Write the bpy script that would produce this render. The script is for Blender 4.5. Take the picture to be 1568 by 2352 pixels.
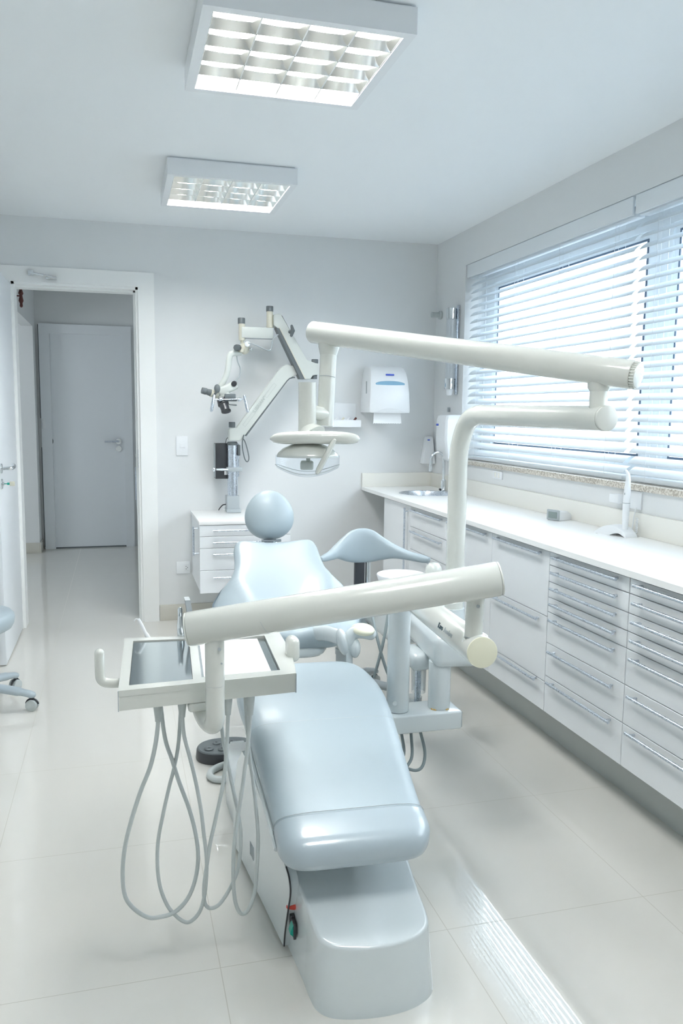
import bpy, bmesh, math, random
from mathutils import Vector, Matrix
S = bpy.context.scene
for o in list(bpy.data.objects):
    bpy.data.objects.remove(o)
PI = math.pi
V = Vector

# ------------------------------------------------------------------ camera
cam = bpy.data.objects.new('camera', bpy.data.cameras.new('camera'))
S.collection.objects.link(cam)
yaw, pitch, roll = 0.26779, 0.12134, 0.01058
fw = V((math.sin(yaw)*math.cos(pitch), math.cos(yaw)*math.cos(pitch), -math.sin(pitch)))
rt = V((math.cos(yaw), -math.sin(yaw), 0))
up = rt.cross(fw)
r2 = math.cos(roll)*rt + math.sin(roll)*up
u2 = -math.sin(roll)*rt + math.cos(roll)*up
M = Matrix((r2, u2, -fw)).transposed().to_4x4()
M.translation = V((0, 0, 1.36))
cam.matrix_world = M
cam.data.sensor_fit = 'VERTICAL'
cam.data.sensor_height = 36
cam.data.sensor_width = 24
cam.data.lens = 28.52
cam.data.clip_start = 0.05
S.camera = cam

# ------------------------------------------------------------------ world, exposure
S.view_settings.view_transform = 'Standard'
S.view_settings.look = 'None'
S.view_settings.gamma = 1
S.view_settings.use_curve_mapping = False
S.view_settings.exposure = 1.72
SKY = 2.6
TUBE = 17.0
LAMP_W = 10.0
W = bpy.data.worlds.new('world')
S.world = W
W.use_nodes = True
bg = W.node_tree.nodes['Background']
bg.inputs[0].default_value = (0.88, 0.95, 1.0, 1)
bg.inputs[1].default_value = SKY
cy = S.cycles
# daylight portals at the two window openings (they only guide the sampling of the sky)
for loc, rot, sx, sy in (((2.34, 2.69, 1.68), (0, PI/2, 0), 1.24, 4.30), ((-3.22, 6.15, 1.45), (0, -PI/2, 0), 1.14, 1.14)):
    pd = bpy.data.lights.new('daylight_portal', 'AREA'); pd.shape = 'RECTANGLE'; pd.size = sx; pd.size_y = sy
    pd.cycles.is_portal = True
    po_ = bpy.data.objects.new('daylight_portal', pd); S.collection.objects.link(po_); po_.location = loc; po_.rotation_euler = rot
cy.use_adaptive_sampling = False
cy.use_light_tree = False
cy.use_denoising = True
cy.max_bounces = 14
cy.diffuse_bounces = 8
cy.glossy_bounces = 6
cy.transmission_bounces = 8
cy.transparent_max_bounces = 16
cy.sample_clamp_indirect = 6
cy.caustics_reflective = False
cy.caustics_refractive = False
cy.blur_glossy = 0.0

# ------------------------------------------------------------------ materials
def mat(name, col, rough=0.5, metal=0.0, coat=0.0, trans=0.0, spec=0.5, bump=0.0, bscale=200, var=0.0, sss=0):
    m = bpy.data.materials.new(name)
    m.use_nodes = True
    nt = m.node_tree
    p = nt.nodes['Principled BSDF']
    p.inputs['Base Color'].default_value = (*col, 1)
    p.inputs['Roughness'].default_value = rough
    p.inputs['Metallic'].default_value = metal
    p.inputs['Coat Weight'].default_value = coat
    p.inputs['Coat Roughness'].default_value = 0.05
    p.inputs['Transmission Weight'].default_value = trans
    p.inputs['Specular IOR Level'].default_value = spec
    tc = nt.nodes.new('ShaderNodeNewGeometry')
    n = nt.nodes.new('ShaderNodeTexNoise')
    n.inputs['Scale'].default_value = bscale
    n.inputs['Detail'].default_value = 3
    nt.links.new(tc.outputs['Position'], n.inputs['Vector'])
    if bump:
        b = nt.nodes.new('ShaderNodeBump')
        b.inputs['Strength'].default_value = bump
        b.inputs['Distance'].default_value = 0.001
        nt.links.new(n.outputs['Fac'], b.inputs['Height'])
        nt.links.new(b.outputs['Normal'], p.inputs['Normal'])
    if var:
        r = nt.nodes.new('ShaderNodeMapRange')
        r.inputs['To Min'].default_value = max(0, rough - var)
        r.inputs['To Max'].default_value = min(1, rough + var)
        nt.links.new(n.outputs['Fac'], r.inputs['Value'])
        nt.links.new(r.outputs['Result'], p.inputs['Roughness'])
    return m

def emis(name, col, s):
    m = bpy.data.materials.new(name)
    m.use_nodes = True
    p = m.node_tree.nodes['Principled BSDF']
    p.inputs['Base Color'].default_value = (*col, 1)
    p.inputs['Emission Color'].default_value = (*col, 1)
    p.inputs['Emission Strength'].default_value = s
    return m

def clear(name, tint=(1, 1, 1), refl=0.10, rough=0.02, edge=0.0):
    m = bpy.data.materials.new(name)
    m.use_nodes = True
    nt = m.node_tree
    nt.nodes.clear()
    out = nt.nodes.new('ShaderNodeOutputMaterial')
    t = nt.nodes.new('ShaderNodeBsdfTransparent')
    t.inputs[0].default_value = (*tint, 1)
    g = nt.nodes.new('ShaderNodeBsdfGlossy')
    g.inputs['Roughness'].default_value = rough
    mx = nt.nodes.new('ShaderNodeMixShader')
    lw = nt.nodes.new('ShaderNodeLayerWeight')
    lw.inputs['Blend'].default_value = 0.25
    mr = nt.nodes.new('ShaderNodeMapRange')
    mr.inputs['To Min'].default_value = refl*0.4
    mr.inputs['To Max'].default_value = refl*4 + edge
    nt.links.new(lw.outputs['Facing'], mr.inputs['Value'])
    nt.links.new(mr.outputs['Result'], mx.inputs[0])
    nt.links.new(t.outputs[0], mx.inputs[1])
    nt.links.new(g.outputs[0], mx.inputs[2])
    nt.links.new(mx.outputs[0], out.inputs[0])
    return m

m_wall = mat('wall paint', (0.75, 0.765, 0.77), 0.6, bump=0.05, bscale=90)
m_ceil = mat('ceiling paint', (0.88, 0.905, 0.92), 0.7, bump=0.05, bscale=90)
m_base = mat('baseboard porcelain', (0.62, 0.60, 0.54), 0.25, var=0.05, bscale=8)
m_trim = mat('door trim lacquer', (0.87, 0.88, 0.87), 0.35, bump=0.02)
m_door = mat('door lacquer', (0.80, 0.83, 0.86), 0.35, bump=0.02)
m_lam = mat('white laminate', (0.80, 0.82, 0.84), 0.35, bump=0.02)
m_gap = mat('carcass edge', (0.50, 0.54, 0.57), 0.6, bump=0.02)
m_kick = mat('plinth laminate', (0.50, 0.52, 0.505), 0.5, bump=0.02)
m_top = mat('worktop stone', (0.88, 0.88, 0.87), 0.3, var=0.05, bscale=20)
m_splash = mat('splashback stone', (0.84, 0.83, 0.78), 0.3, var=0.05, bscale=20)
m_alu = mat('satin aluminium', (0.66, 0.71, 0.78), 0.28, metal=1, var=0.05)
m_chrome = mat('chrome', (0.75, 0.78, 0.80), 0.08, metal=1)
m_louv = mat('louvre aluminium', (0.90, 0.90, 0.88), 0.18, metal=1)
m_plas = mat('warm white enamel', (0.66, 0.675, 0.635), 0.22, coat=0.5, var=0.03, bscale=30)
m_plas2 = mat('cool white enamel', (0.62, 0.67, 0.685), 0.22, coat=0.6, var=0.03, bscale=30)
m_cream = mat('cream plastic cap', (0.76, 0.75, 0.60), 0.45, bump=0.02)
m_vinyl = mat('blue grey vinyl', (0.395, 0.468, 0.510), 0.42, coat=0.08, bump=0.08, bscale=700)
m_vinyl2 = mat('clear vinyl foot cover', (0.40, 0.468, 0.512), 0.28, coat=0.5, bump=0.05, bscale=700)
m_hose = mat('grey silicone hose', (0.49, 0.53, 0.53), 0.42, bump=0.02)
m_hose2 = mat('dark grey hose', (0.26, 0.31, 0.32), 0.45, bump=0.02)
m_grey = mat('grey plastic', (0.40, 0.44, 0.46), 0.45, bump=0.02)
m_dgrey = mat('dark grey plastic', (0.13, 0.15, 0.16), 0.45, bump=0.02)
m_black = mat('black plastic', (0.04, 0.043, 0.05), 0.35, bump=0.02)
m_beige = mat('beige enamel', (0.66, 0.64, 0.54), 0.35, bump=0.02)
m_lgrey = mat('light grey enamel', (0.62, 0.65, 0.62), 0.35, bump=0.02)
m_white = mat('white plastic', (0.82, 0.84, 0.86), 0.3, bump=0.02)
m_red = mat('red plastic', (0.60, 0.06, 0.04), 0.35)
m_green = mat('green plastic', (0.0, 0.32, 0.24), 0.3)
m_blue = mat('blue print', (0.06, 0.12, 0.62), 0.4)
m_win = mat('blue tinted plastic', (0.22, 0.42, 0.58), 0.12, coat=0.5)
m_mirror = mat('polished steel tray', (0.62, 0.68, 0.70), 0.10, metal=1)
m_mat = mat('white silicone mat', (0.86, 0.86, 0.88), 0.45, bump=0.03)
m_ink = mat('dark printed lettering', (0.05, 0.09, 0.11), 0.5)
m_ink2 = mat('grey printed lettering', (0.42, 0.47, 0.45), 0.5)
m_rust = mat('rust stain', (0.55, 0.36, 0.12), 0.7)
m_paper = mat('paper towel', (0.86, 0.87, 0.88), 0.9, bump=0.2, bscale=300)
m_wood = mat('reddish brown wood', (0.12, 0.035, 0.03), 0.5, bump=0.1)
m_uwhite = mat('white window frame', (0.80, 0.84, 0.87), 0.4, bump=0.02)
m_seal = mat('dark rubber seal', (0.10, 0.14, 0.20), 0.6)
m_cord = mat('white cord', (0.80, 0.83, 0.85), 0.7)
m_screen = mat('grey display', (0.22, 0.27, 0.26), 0.2)
m_glass = clear('window glass', (0.97, 0.99, 1.0), 0.08)
m_clear = clear('clear acrylic', (0.95, 0.97, 0.99), 0.10, 0.03, 0.05)
m_bag = clear('clear plastic cup', (0.80, 0.84, 0.86), 0.3, 0.15, 0.2)
m_tube = emis('fluorescent tube', (0.98, 0.985, 0.965), TUBE)
m_out = mat('outside render', (0.80, 0.84, 0.88), 0.8, bump=0.2, bscale=10)
m_out2 = mat('outside window blue', (0.30, 0.42, 0.58), 0.8)  # blue-grey of the neighbouring building's windows
m_ground = mat('outside paving', (0.60, 0.64, 0.68), 0.9)

# slats let some light through
m_slat = bpy.data.materials.new('white blind slat')
m_slat.use_nodes = True
nt = m_slat.node_tree
p = nt.nodes['Principled BSDF']
p.inputs['Base Color'].default_value = (0.78, 0.83, 0.87, 1)
p.inputs['Roughness'].default_value = 0.35
tr = nt.nodes.new('ShaderNodeBsdfTranslucent')
tr.inputs[0].default_value = (0.80, 0.88, 0.95, 1)
mx = nt.nodes.new('ShaderNodeMixShader')
mx.inputs[0].default_value = 0.06
nt.links.new(p.outputs[0], mx.inputs[1])
nt.links.new(tr.outputs[0], mx.inputs[2])
nt.links.new(mx.outputs[0], nt.nodes['Material Output'].inputs[0])

# speckled granite sill
m_gran = mat('speckled granite', (0.6, 0.56, 0.50), 0.3)
nt = m_gran.node_tree
n1 = nt.nodes.new('ShaderNodeTexNoise'); n1.inputs['Scale'].default_value = 120; n1.inputs['Detail'].default_value = 4
g1 = nt.nodes.new('ShaderNodeNewGeometry')
cr = nt.nodes.new('ShaderNodeValToRGB')
cr.color_ramp.elements[0].position = 0.35; cr.color_ramp.elements[0].color = (0.36, 0.31, 0.25, 1)
cr.color_ramp.elements[1].position = 0.6; cr.color_ramp.elements[1].color = (0.74, 0.70, 0.63, 1)
nt.links.new(g1.outputs['Position'], n1.inputs['Vector'])
nt.links.new(n1.outputs['Fac'], cr.inputs[0])
nt.links.new(cr.outputs[0], nt.nodes['Principled BSDF'].inputs['Base Color'])

# polished porcelain floor tiles 0.60 x 0.636 m with thin joints
m_floor = mat('polished porcelain tiles', (0.70, 0.69, 0.655), 0.09, spec=0.8)
nt = m_floor.node_tree
P = nt.nodes['Principled BSDF']
geo = nt.nodes.new('ShaderNodeNewGeometry')
sep = nt.nodes.new('ShaderNodeSeparateXYZ')
nt.links.new(geo.outputs['Position'], sep.inputs[0])
def mth(op, a, b=None):
    n = nt.nodes.new('ShaderNodeMath'); n.operation = op
    for i, v in enumerate((a, b)):
        if v is None: continue
        if isinstance(v, (int, float)): n.inputs[i].default_value = v
        else: nt.links.new(v, n.inputs[i])
    return n.outputs[0]
def joint(coord, off, size, w):
    f = mth('FRACT', mth('DIVIDE', mth('ADD', coord, off), size))
    d = mth('MINIMUM', f, mth('SUBTRACT', 1.0, f))
    return mth('LESS_THAN', d, w/size)
jx = joint(sep.outputs[0], 12.0-0.213, 0.60, 0.0011)
jy = joint(sep.outputs[1], 12.72-1.858, 0.636, 0.0011)
J = mth('MAXIMUM', jx, jy)
nz = nt.nodes.new('ShaderNodeTexNoise'); nz.inputs['Scale'].default_value = 2.5; nz.inputs['Detail'].default_value = 5
mp = nt.nodes.new('ShaderNodeMapping'); mp.inputs['Scale'].default_value = (3, 0.6, 1)
nt.links.new(geo.outputs['Position'], mp.inputs[0]); nt.links.new(mp.outputs[0], nz.inputs[0])
c1 = nt.nodes.new('ShaderNodeMix'); c1.data_type = 'RGBA'
c1.inputs['A'].default_value = (0.68, 0.665, 0.62, 1); c1.inputs['B'].default_value = (0.71, 0.695, 0.655, 1)
nt.links.new(nz.outputs['Fac'], c1.inputs['Factor'])
c2 = nt.nodes.new('ShaderNodeMix'); c2.data_type = 'RGBA'
nt.links.new(J, c2.inputs['Factor']); nt.links.new(c1.outputs['Result'], c2.inputs['A'])
c2.inputs['B'].default_value = (0.45, 0.43, 0.38, 1)
nt.links.new(c2.outputs['Result'], P.inputs['Base Color'])
nt.links.new(mth('ADD', mth('MULTIPLY', J, 0.5), 0.01), P.inputs['Roughness'])

# ------------------------------------------------------------------ helpers
def link(o): S.collection.objects.link(o); return o
def wloc(o):
    v = V((0, 0, 0))
    while o: v += V(o.location); o = o.parent
    return v
def obj(name, bm, m, parent=None, ang=35, label=None, kind=None):
    """one mesh object from world-space bmesh geometry"""
    bmesh.ops.recalc_face_normals(bm, faces=bm.faces)
    if parent is not None:
        bmesh.ops.translate(bm, verts=bm.verts, vec=-wloc(parent))
    me = bpy.data.meshes.new(name)
    bm.to_mesh(me); bm.free()
    me.materials.append(m)
    me.shade_smooth()
    me.set_sharp_from_angle(angle=math.radians(ang))
    o = link(bpy.data.objects.new(name, me))
    o.parent = parent
    if label: o['label'] = label
    if kind: o['kind'] = kind
    return o
def thing(name, label, cat, loc=(0, 0, 0), group=None):
    o = link(bpy.data.objects.new(name, None))
    o.location = loc
    o.empty_display_size = 0.1
    o['label'] = label; o['category'] = cat
    if group: o['group'] = group
    return o
def tag(o, label, cat, group=None):
    o['label'] = label; o['category'] = cat
    if group: o['group'] = group
    return o
def struct(name, bm, m, parent=None, ang=35):
    o = obj(name, bm, m, parent, ang)
    o['kind'] = 'structure'
    return o
def dup(root, d, label):
    r = root.copy(); link(r); r.location = V(root.location) + V(d); r['label'] = label
    for ch in list(root.children):
        c = ch.copy(); link(c); c.parent = r
        for g in ch.children:
            e = g.copy(); link(e); e.parent = c
    return r
def B(): return bmesh.new()
def box(bm, lo, hi, bev=0.0, seg=2, mtx=None):
    lo, hi = V(lo), V(hi)
    c = (lo+hi)/2; s = hi-lo
    r = bmesh.ops.create_cube(bm, size=1, matrix=Matrix.Translation(c) @ Matrix.Diagonal((abs(s.x), abs(s.y), abs(s.z), 1)))
    vs = r['verts']
    if bev:
        es = list({e for v in vs for e in v.link_edges})
        r = bmesh.ops.bevel(bm, geom=es, offset=bev, segments=seg, profile=0.5, affect='EDGES')
        vs = list({v for f in r['faces'] for v in f.verts} | {v for v in vs if v.is_valid})
    if mtx is not None:
        bmesh.ops.transform(bm, matrix=mtx, verts=vs)
    return bm
def rotz(a, c):
    return Matrix.Translation(V(c)) @ Matrix.Rotation(a, 4, 'Z') @ Matrix.Translation(-V(c))
def rota(a, axis, c):
    return Matrix.Translation(V(c)) @ Matrix.Rotation(a, 4, V(axis)) @ Matrix.Translation(-V(c))
def rings(bm, rs, cap=True, closed=False):
    L = [[bm.verts.new(p) for p in r] for r in rs]
    n = len(L[0])
    seq = list(zip(L, L[1:]))
    if closed: seq.append((L[-1], L[0]))
    for a, b in seq:
        for i in range(n):
            j = (i+1) % n
            try: bm.faces.new((a[i], a[j], b[j], b[i]))
            except ValueError: pass
    if cap and not closed:
        bm.faces.new(L[0][::-1]); bm.faces.new(L[-1])
    return bm
def spline(pts, k=6, closed=False):
    pts = [V(p) for p in pts]
    n = len(pts); out = []
    rng = range(n) if closed else range(n-1)
    for i in rng:
        if closed: p0, p1, p2, p3 = pts[i-1], pts[i], pts[(i+1) % n], pts[(i+2) % n]
        else: p0, p1, p2, p3 = pts[max(i-1, 0)], pts[i], pts[i+1], pts[min(i+2, n-1)]
        for j in range(k):
            t = j/k
            out.append(0.5*((2*p1)+(-p0+p2)*t+(2*p0-5*p1+4*p2-p3)*t*t+(-p0+3*p1-3*p2+p3)*t**3))
    if not closed: out.append(pts[-1])
    return out
def tube(bm, pts, r, n=16, closed=False, cap=True, rnd=0, sq=None):
    """sweep a circle (radius or list of radii) along points; rnd rounds the ends; sq=(w,h) factors for an oval"""
    pts = [V(p) for p in pts]
    m = len(pts)
    rr = list(r) if isinstance(r, (list, tuple)) else [r]*m
    if rnd and not closed:
        a, b = pts[0], pts[-1]
        da = (pts[0]-pts[1]).normalized(); db = (pts[-1]-pts[-2]).normalized()
        pre, post = [], []
        for i in range(1, rnd+1):
            t = i/rnd*PI/2*0.97
            pre.append((a+da*rr[0]*math.sin(t), rr[0]*math.cos(t)))
            post.append((b+db*rr[-1]*math.sin(t), rr[-1]*math.cos(t)))
        pts = [q[0] for q in pre[::-1]]+pts+[q[0] for q in post]
        rr = [q[1] for q in pre[::-1]]+rr+[q[1] for q in post]
        m = len(pts)
    tang = []
    for i in range(m):
        if closed: t = pts[(i+1) % m]-pts[i-1]
        else: t = pts[min(i+1, m-1)]-pts[max(i-1, 0)]
        tang.append(t.normalized())
    u = tang[0].orthogonal().normalized() if abs(tang[0].z) > 0.9 else tang[0].cross(V((0, 0, 1))).normalized()
    out = []
    for i in range(m):
        if i:
            q = tang[i-1].rotation_difference(tang[i])
            u = q @ u
        u = (u-tang[i]*u.dot(tang[i])).normalized()
        v = tang[i].cross(u)
        fx, fy = sq or (1, 1)
        out.append([pts[i]+(u*math.cos(2*PI*k/n)*fx+v*math.sin(2*PI*k/n)*fy)*rr[i] for k in range(n)])
    return rings(bm, out, cap, closed)
def lathe(bm, prof, c=(0, 0, 0), n=32, mtx=None, ex=(1, 1), cap=True):
    rs = []
    for r, z in prof:
        r = max(r, 1e-4)
        rs.append([V((c[0]+r*ex[0]*math.cos(2*PI*k/n), c[1]+r*ex[1]*math.sin(2*PI*k/n), c[2]+z)) for k in range(n)])
    if mtx is not None: rs = [[mtx @ p for p in r] for r in rs]
    return rings(bm, rs, cap)
def cyl(bm, a, b, r, n=24, ch=0.0):
    a, b = V(a), V(b)
    d = (b-a).normalized()
    if ch:
        return tube(bm, [a, a+d*ch*0.3, a+d*ch, b-d*ch, b-d*ch*0.3, b], [r-ch, r-ch*0.3, r, r, r-ch*0.3, r-ch], n)
    return tube(bm, [a, b], r, n)
def ell(bm, c, rx, ry, rz, n=24, m=12, mtx=None):
    return lathe_ell(bm, c, rx, ry, rz, n, m, mtx)
def lathe_ell(bm, c, rx, ry, rz, n, m, mtx):
    rs = []
    for i in range(m+1):
        t = -PI/2*0.995+PI*0.995*i/m
        rs.append([V((c[0]+rx*math.cos(t)*math.cos(2*PI*k/n), c[1]+ry*math.cos(t)*math.sin(2*PI*k/n), c[2]+rz*math.sin(t))) for k in range(n)])
    if mtx is not None: rs = [[mtx @ p for p in r] for r in rs]
    return rings(bm, rs)
def spow(x, e): return math.copysign(abs(x)**e, x)
def plate(bm, outer, holes, a, b, f):
    """flat slab with holes. outer/holes: lists of 2D points; f(u,v,w)->3D; w from a to b"""
    for w in (a, b):
        es = []
        for loop in [outer]+holes:
            vs = [bm.verts.new(f(u, v, w)) for u, v in loop]
            es += [bm.edges.new((vs[i], vs[(i+1) % len(vs)])) for i in range(len(vs))]
        bmesh.ops.triangle_fill(bm, use_beauty=True, use_dissolve=False, edges=es)
    for loop in [outer]+holes:
        n = len(loop)
        for i in range(n):
            (u0, v0), (u1, v1) = loop[i], loop[(i+1) % n]
            bm.faces.new([bm.verts.new(f(*q)) for q in ((u0, v0, a), (u1, v1, a), (u1, v1, b), (u0, v0, b))])
    bmesh.ops.remove_doubles(bm, verts=bm.verts, dist=1e-5)
    return bm
def rect(u0, v0, u1, v1): return [(u0, v0), (u1, v0), (u1, v1), (u0, v1)]
def text_bm(s, size, mtx, ext=0.0006):
    cu = bpy.data.curves.new('lettering', 'FONT')
    cu.body = s; cu.size = size; cu.extrude = ext; cu.align_x = 'CENTER'; cu.align_y = 'CENTER'
    o = bpy.data.objects.new('lettering', cu); link(o)
    dg = bpy.context.evaluated_depsgraph_get()
    me = bpy.data.meshes.new_from_object(o.evaluated_get(dg))
    bm = B(); bm.from_mesh(me)
    bpy.data.objects.remove(o); bpy.data.meshes.remove(me); bpy.data.curves.remove(cu)
    bmesh.ops.transform(bm, matrix=mtx, verts=bm.verts)
    return bm
def frame3(o, x, y):
    x = V(x).normalized(); y = (V(y)-x*V(y).dot(x)).normalized(); z = x.cross(y)
    m = Matrix((x, y, z)).transposed().to_4x4(); m.translation = V(o)
    return m

# ================================================================== THE SETTING
XR, YB, ZC, XL, YF = 2.115, 5.31, 2.50, -1.45, -1.6
bm = B(); box(bm, (-3.2, -1.75, -0.12), (3.0, 8.7, 0)); struct('floor', bm, m_floor)
bm = B(); box(bm, (-3.2, -1.75, ZC), (2.4, 8.7, ZC+0.15)); struct('ceiling', bm, m_ceil)
bm = B(); plate(bm, [(XL-.1, 0), (-0.60, 0), (-0.60, 2.115), (0.133, 2.115), (0.133, 0), (XR+.25, 0), (XR+.25, ZC), (XL-.1, ZC)], [], YB, YB+0.14, lambda u, v, w: (u, w, v))
struct('wall_back', bm, m_wall)
bm = B(); plate(bm, rect(YF, 0, YB, ZC), [rect(0.55, 1.075, 4.83, 2.285)[::-1]], XR, XR+0.22, lambda u, v, w: (w, u, v))
struct('wall_right', bm, m_wall)
bm = B(); box(bm, (XL-.1, YF, 0), (XL, YB, ZC)); struct('wall_left', bm, m_wall)
bm = B(); box(bm, (XL-.1, YF-.1, 0), (XR+.22, YF, ZC)); struct('wall_front', bm, m_wall)
# corridor beyond the doorway
bm = B(); box(bm, (-0.767, 8.40, 0), (0.62, 8.55, ZC)); struct('wall_corridor_far', bm, m_wall)
bm = B(); box(bm, (0.451, 5.45, 0), (0.62, 8.40, ZC)); struct('wall_corridor_right', bm, m_wall)
bm = B(); box(bm, (-0.85, 5.45, 2.13), (-0.75, 8.155, ZC)); box(bm, (-3.1, 8.155, 0), (-0.75, 8.55, ZC)); struct('wall_corridor_left', bm, m_wall)
bm = B(); plate(bm, rect(5.31, 0, 8.3, ZC), [rect(5.6, 0.9, 6.7, 2.0)[::-1]], -3.2, -3.05, lambda u, v, w: (w, u, v)); struct('wall_passage_left', bm, m_wall)
bm = B(); box(bm, (-3.2, 5.31, 0), (-1.55, 5.45, ZC)); struct('wall_passage_near', bm, m_wall)
bm = B(); box(bm, (0.233, YB-0.012, 0), (1.66, YB, 0.105), 0.002); struct('baseboard_back', bm, m_base)
bm = B(); box(bm, (-1.45, YB-0.012, 0), (-0.705, YB, 0.105), 0.002); struct('baseboard_back_left', bm, m_base)
bm = B(); box(bm, (-3.0, 8.143, 0), (-0.75, 8.155, 0.10), 0.002); box(bm, (-0.75, 8.143, 0), (-0.738, 8.40, 0.10), 0.002); struct('baseboard_corridor', bm, m_base)

# door casing of the open doorway (door_1) with its leaf and hardware
d1 = link(bpy.data.objects.new('door_1', None)); d1.location = (-0.2, YB, 0); d1['kind'] = 'structure'
bm = B()
plate(bm, [(-0.70, 0), (-0.60, 0), (-0.60, 2.12), (0.133, 2.12), (0.133, 0), (0.231, 0), (0.231, 2.21), (-0.70, 2.21)], [], YB-0.016, YB, lambda u, v, w: (u, w, v))
obj('door_casing', bm, m_trim, d1)
bm = B()
box(bm, (0.118, YB-0.002, 0), (0.133, YB+0.14, 2.12)); box(bm, (-0.60, YB-0.002, 0), (-0.585, YB+0.14, 2.12)); box(bm, (-0.60, YB-0.002, 2.105), (0.133, YB+0.14, 2.12))
box(bm, (0.106, YB+0.045, 0), (0.118, YB+0.14, 2.105)); box(bm, (-0.60, YB+0.045, 2.093), (0.118, YB+0.14, 2.105))
obj('door_jamb', bm, m_trim, d1)
bm = B(); box(bm, (0.1155, YB+0.01, 1.00), (0.118, YB+0.035, 1.12)); obj('strike_plate', bm, m_alu, d1)
bm = B(); box(bm, (-0.637, 4.511, 0.008), (-0.602, 5.292, 2.105), 0.002); leaf = obj('door_leaf', bm, m_door, d1)
bm = B(); cyl(bm, (-0.602, 4.57, 1.053), (-0.594, 4.57, 1.053), 0.027, 24, 0.002); rs_ = obj('rosette', bm, m_chrome, leaf)
bm = B(); cyl(bm, (-0.602, 4.57, 0.972), (-0.594, 4.57, 0.972), 0.027, 24, 0.002); cyl(bm, (-0.594, 4.57, 0.972), (-0.586, 4.57, 0.972), 0.009); obj('lock_rosette', bm, m_chrome, leaf)
bm = B(); tube(bm, spline([(-0.60, 4.57, 1.053), (-0.556, 4.57, 1.053), (-0.548, 4.585, 1.053), (-0.545, 4.64, 1.055), (-0.548, 4.69, 1.058), (-0.556, 4.71, 1.062)], 5), 0.0095, 14, rnd=3); obj('door_lever', bm, m_chrome, leaf)
bm = B(); tube(bm, [(-0.594, 4.57, 0.972), (-0.566, 4.57, 0.972)], 0.0022, 8); box(bm, (-0.572, 4.566, 0.966), (-0.560, 4.574, 0.978), 0.001); obj('key', bm, m_green, leaf)
bm = B(); box(bm, (-0.560, 4.567, 0.960), (-0.534, 4.573, 0.984), 0.002); obj('key_head', bm, m_beige, leaf)
bm = B(); box(bm, (-0.50, YB-0.034, 2.155), (-0.47, YB-0.016, 2.185), 0.003); tube(bm, [(-0.485, YB-0.04, 2.17), (-0.40, YB-0.05, 2.155), (-0.36, YB-0.045, 2.148)], 0.006, 10); box(bm, (-0.40, YB-0.052, 2.136), (-0.338, YB-0.02, 2.152), 0.003)
obj('door_closer_arm', bm, m_chrome, d1, label='small metal arm of the door closer on the casing')

# closed door at the end of the corridor (door_2)
d2 = link(bpy.data.objects.new('door_2', None)); d2.location = (-0.3, 8.40, 0); d2['kind'] = 'structure'
bm = B(); plate(bm, [(-0.718, 0), (-0.622, 0), (-0.622, 2.09), (0.052, 2.09), (0.052, 0), (0.134, 0), (0.134, 2.178), (-0.718, 2.178)], [], 8.355, 8.40, lambda u, v, w: (u, w, v)); obj('door_casing', bm, m_door, d2)
bm = B(); box(bm, (-0.622, 8.386, 0.012), (0.052, 8.40, 2.09)); l2 = obj('door_leaf', bm, m_door, d2)
bm = B(); cyl(bm, (-0.003, 8.386, 1.058), (-0.003, 8.376, 1.058), 0.028); cyl(bm, (-0.003, 8.386, 0.985), (-0.003, 8.376, 0.985), 0.028); obj('rosette', bm, m_chrome, l2)
bm = B(); tube(bm, [(-0.003, 8.38, 1.058), (-0.003, 8.335, 1.058), (-0.015, 8.33, 1.058), (-0.137, 8.33, 1.056)], 0.009, 12); obj('door_lever', bm, m_alu, l2)
bm = B(); box(bm, (-0.62, 8.38, 0.0), (0.05, 8.399, 0.012)); obj('door_threshold', bm, m_dgrey, d2)

# handset on a coiled cord beside the far door
t = thing('wall_handset', 'small white handset with a dark coiled cord on the far corridor door casing', 'intercom', (-0.70, 8.36, 1.0))
bm = B(); box(bm, (-0.712, 8.345, 1.18), (-0.682, 8.372, 1.275), 0.004); obj('handset', bm, m_white, t)
bm = B()
pts = []
for i in range(150):
    a = i/149
    c = spline([(-0.69, 8.36, 1.18), (-0.675, 8.36, 1.10), (-0.655, 8.36, 1.06), (-0.63, 8.36, 1.04), (-0.625, 8.36, 1.07), (-0.65, 8.36, 1.10), (-0.685, 8.36, 1.16)], 25)
    q = c[min(int(a*(len(c)-1)), len(c)-1)]
    pts.append(q+V((math.cos(i*1.1)*0.009, 0, math.sin(i*1.1)*0.009)))
tube(bm, pts, 0.0028, 6); obj('coiled_cord', bm, m_dgrey, t)
bm = B(); tube(bm, [(-0.722, 8.37, 0.02), (-0.722, 8.37, 1.0)], 0.004, 8); tube(bm, [(-0.722, 8.37, 1.28), (-0.722, 8.37, 2.17)], 0.003, 8)  # dark tubes drawn in place of the thin shadow gap along the casing
obj('cable_or_shade_line', bm, m_dgrey, t)
# cabinet in the corridor
t = thing('corridor_cabinet', 'low white cabinet beside the right wall of the corridor', 'cabinet', (0.3, 6.9, 0))
bm = B(); box(bm, (0.165, 6.2, 0.1), (0.45, 7.69, 0.94)); obj('body', bm, m_lam, t)
bm = B(); box(bm, (0.145, 6.19, 0.94), (0.45, 7.70, 0.97), 0.003); obj('worktop', bm, m_top, t)
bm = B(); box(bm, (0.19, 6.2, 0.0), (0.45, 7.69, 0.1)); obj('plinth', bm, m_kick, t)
for y0, y1 in ((6.205, 6.69), (6.70, 7.185), (7.195, 7.685)):
    bm = B(); box(bm, (0.150, y0, 0.11), (0.165, y1, 0.93), 0.002); dd = obj('door', bm, m_lam, t)
    bm = B(); cyl(bm, (0.140, y1-0.05, 0.55), (0.140, y1-0.05, 0.85), 0.005, 10); obj('handle', bm, m_alu, dd)
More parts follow.
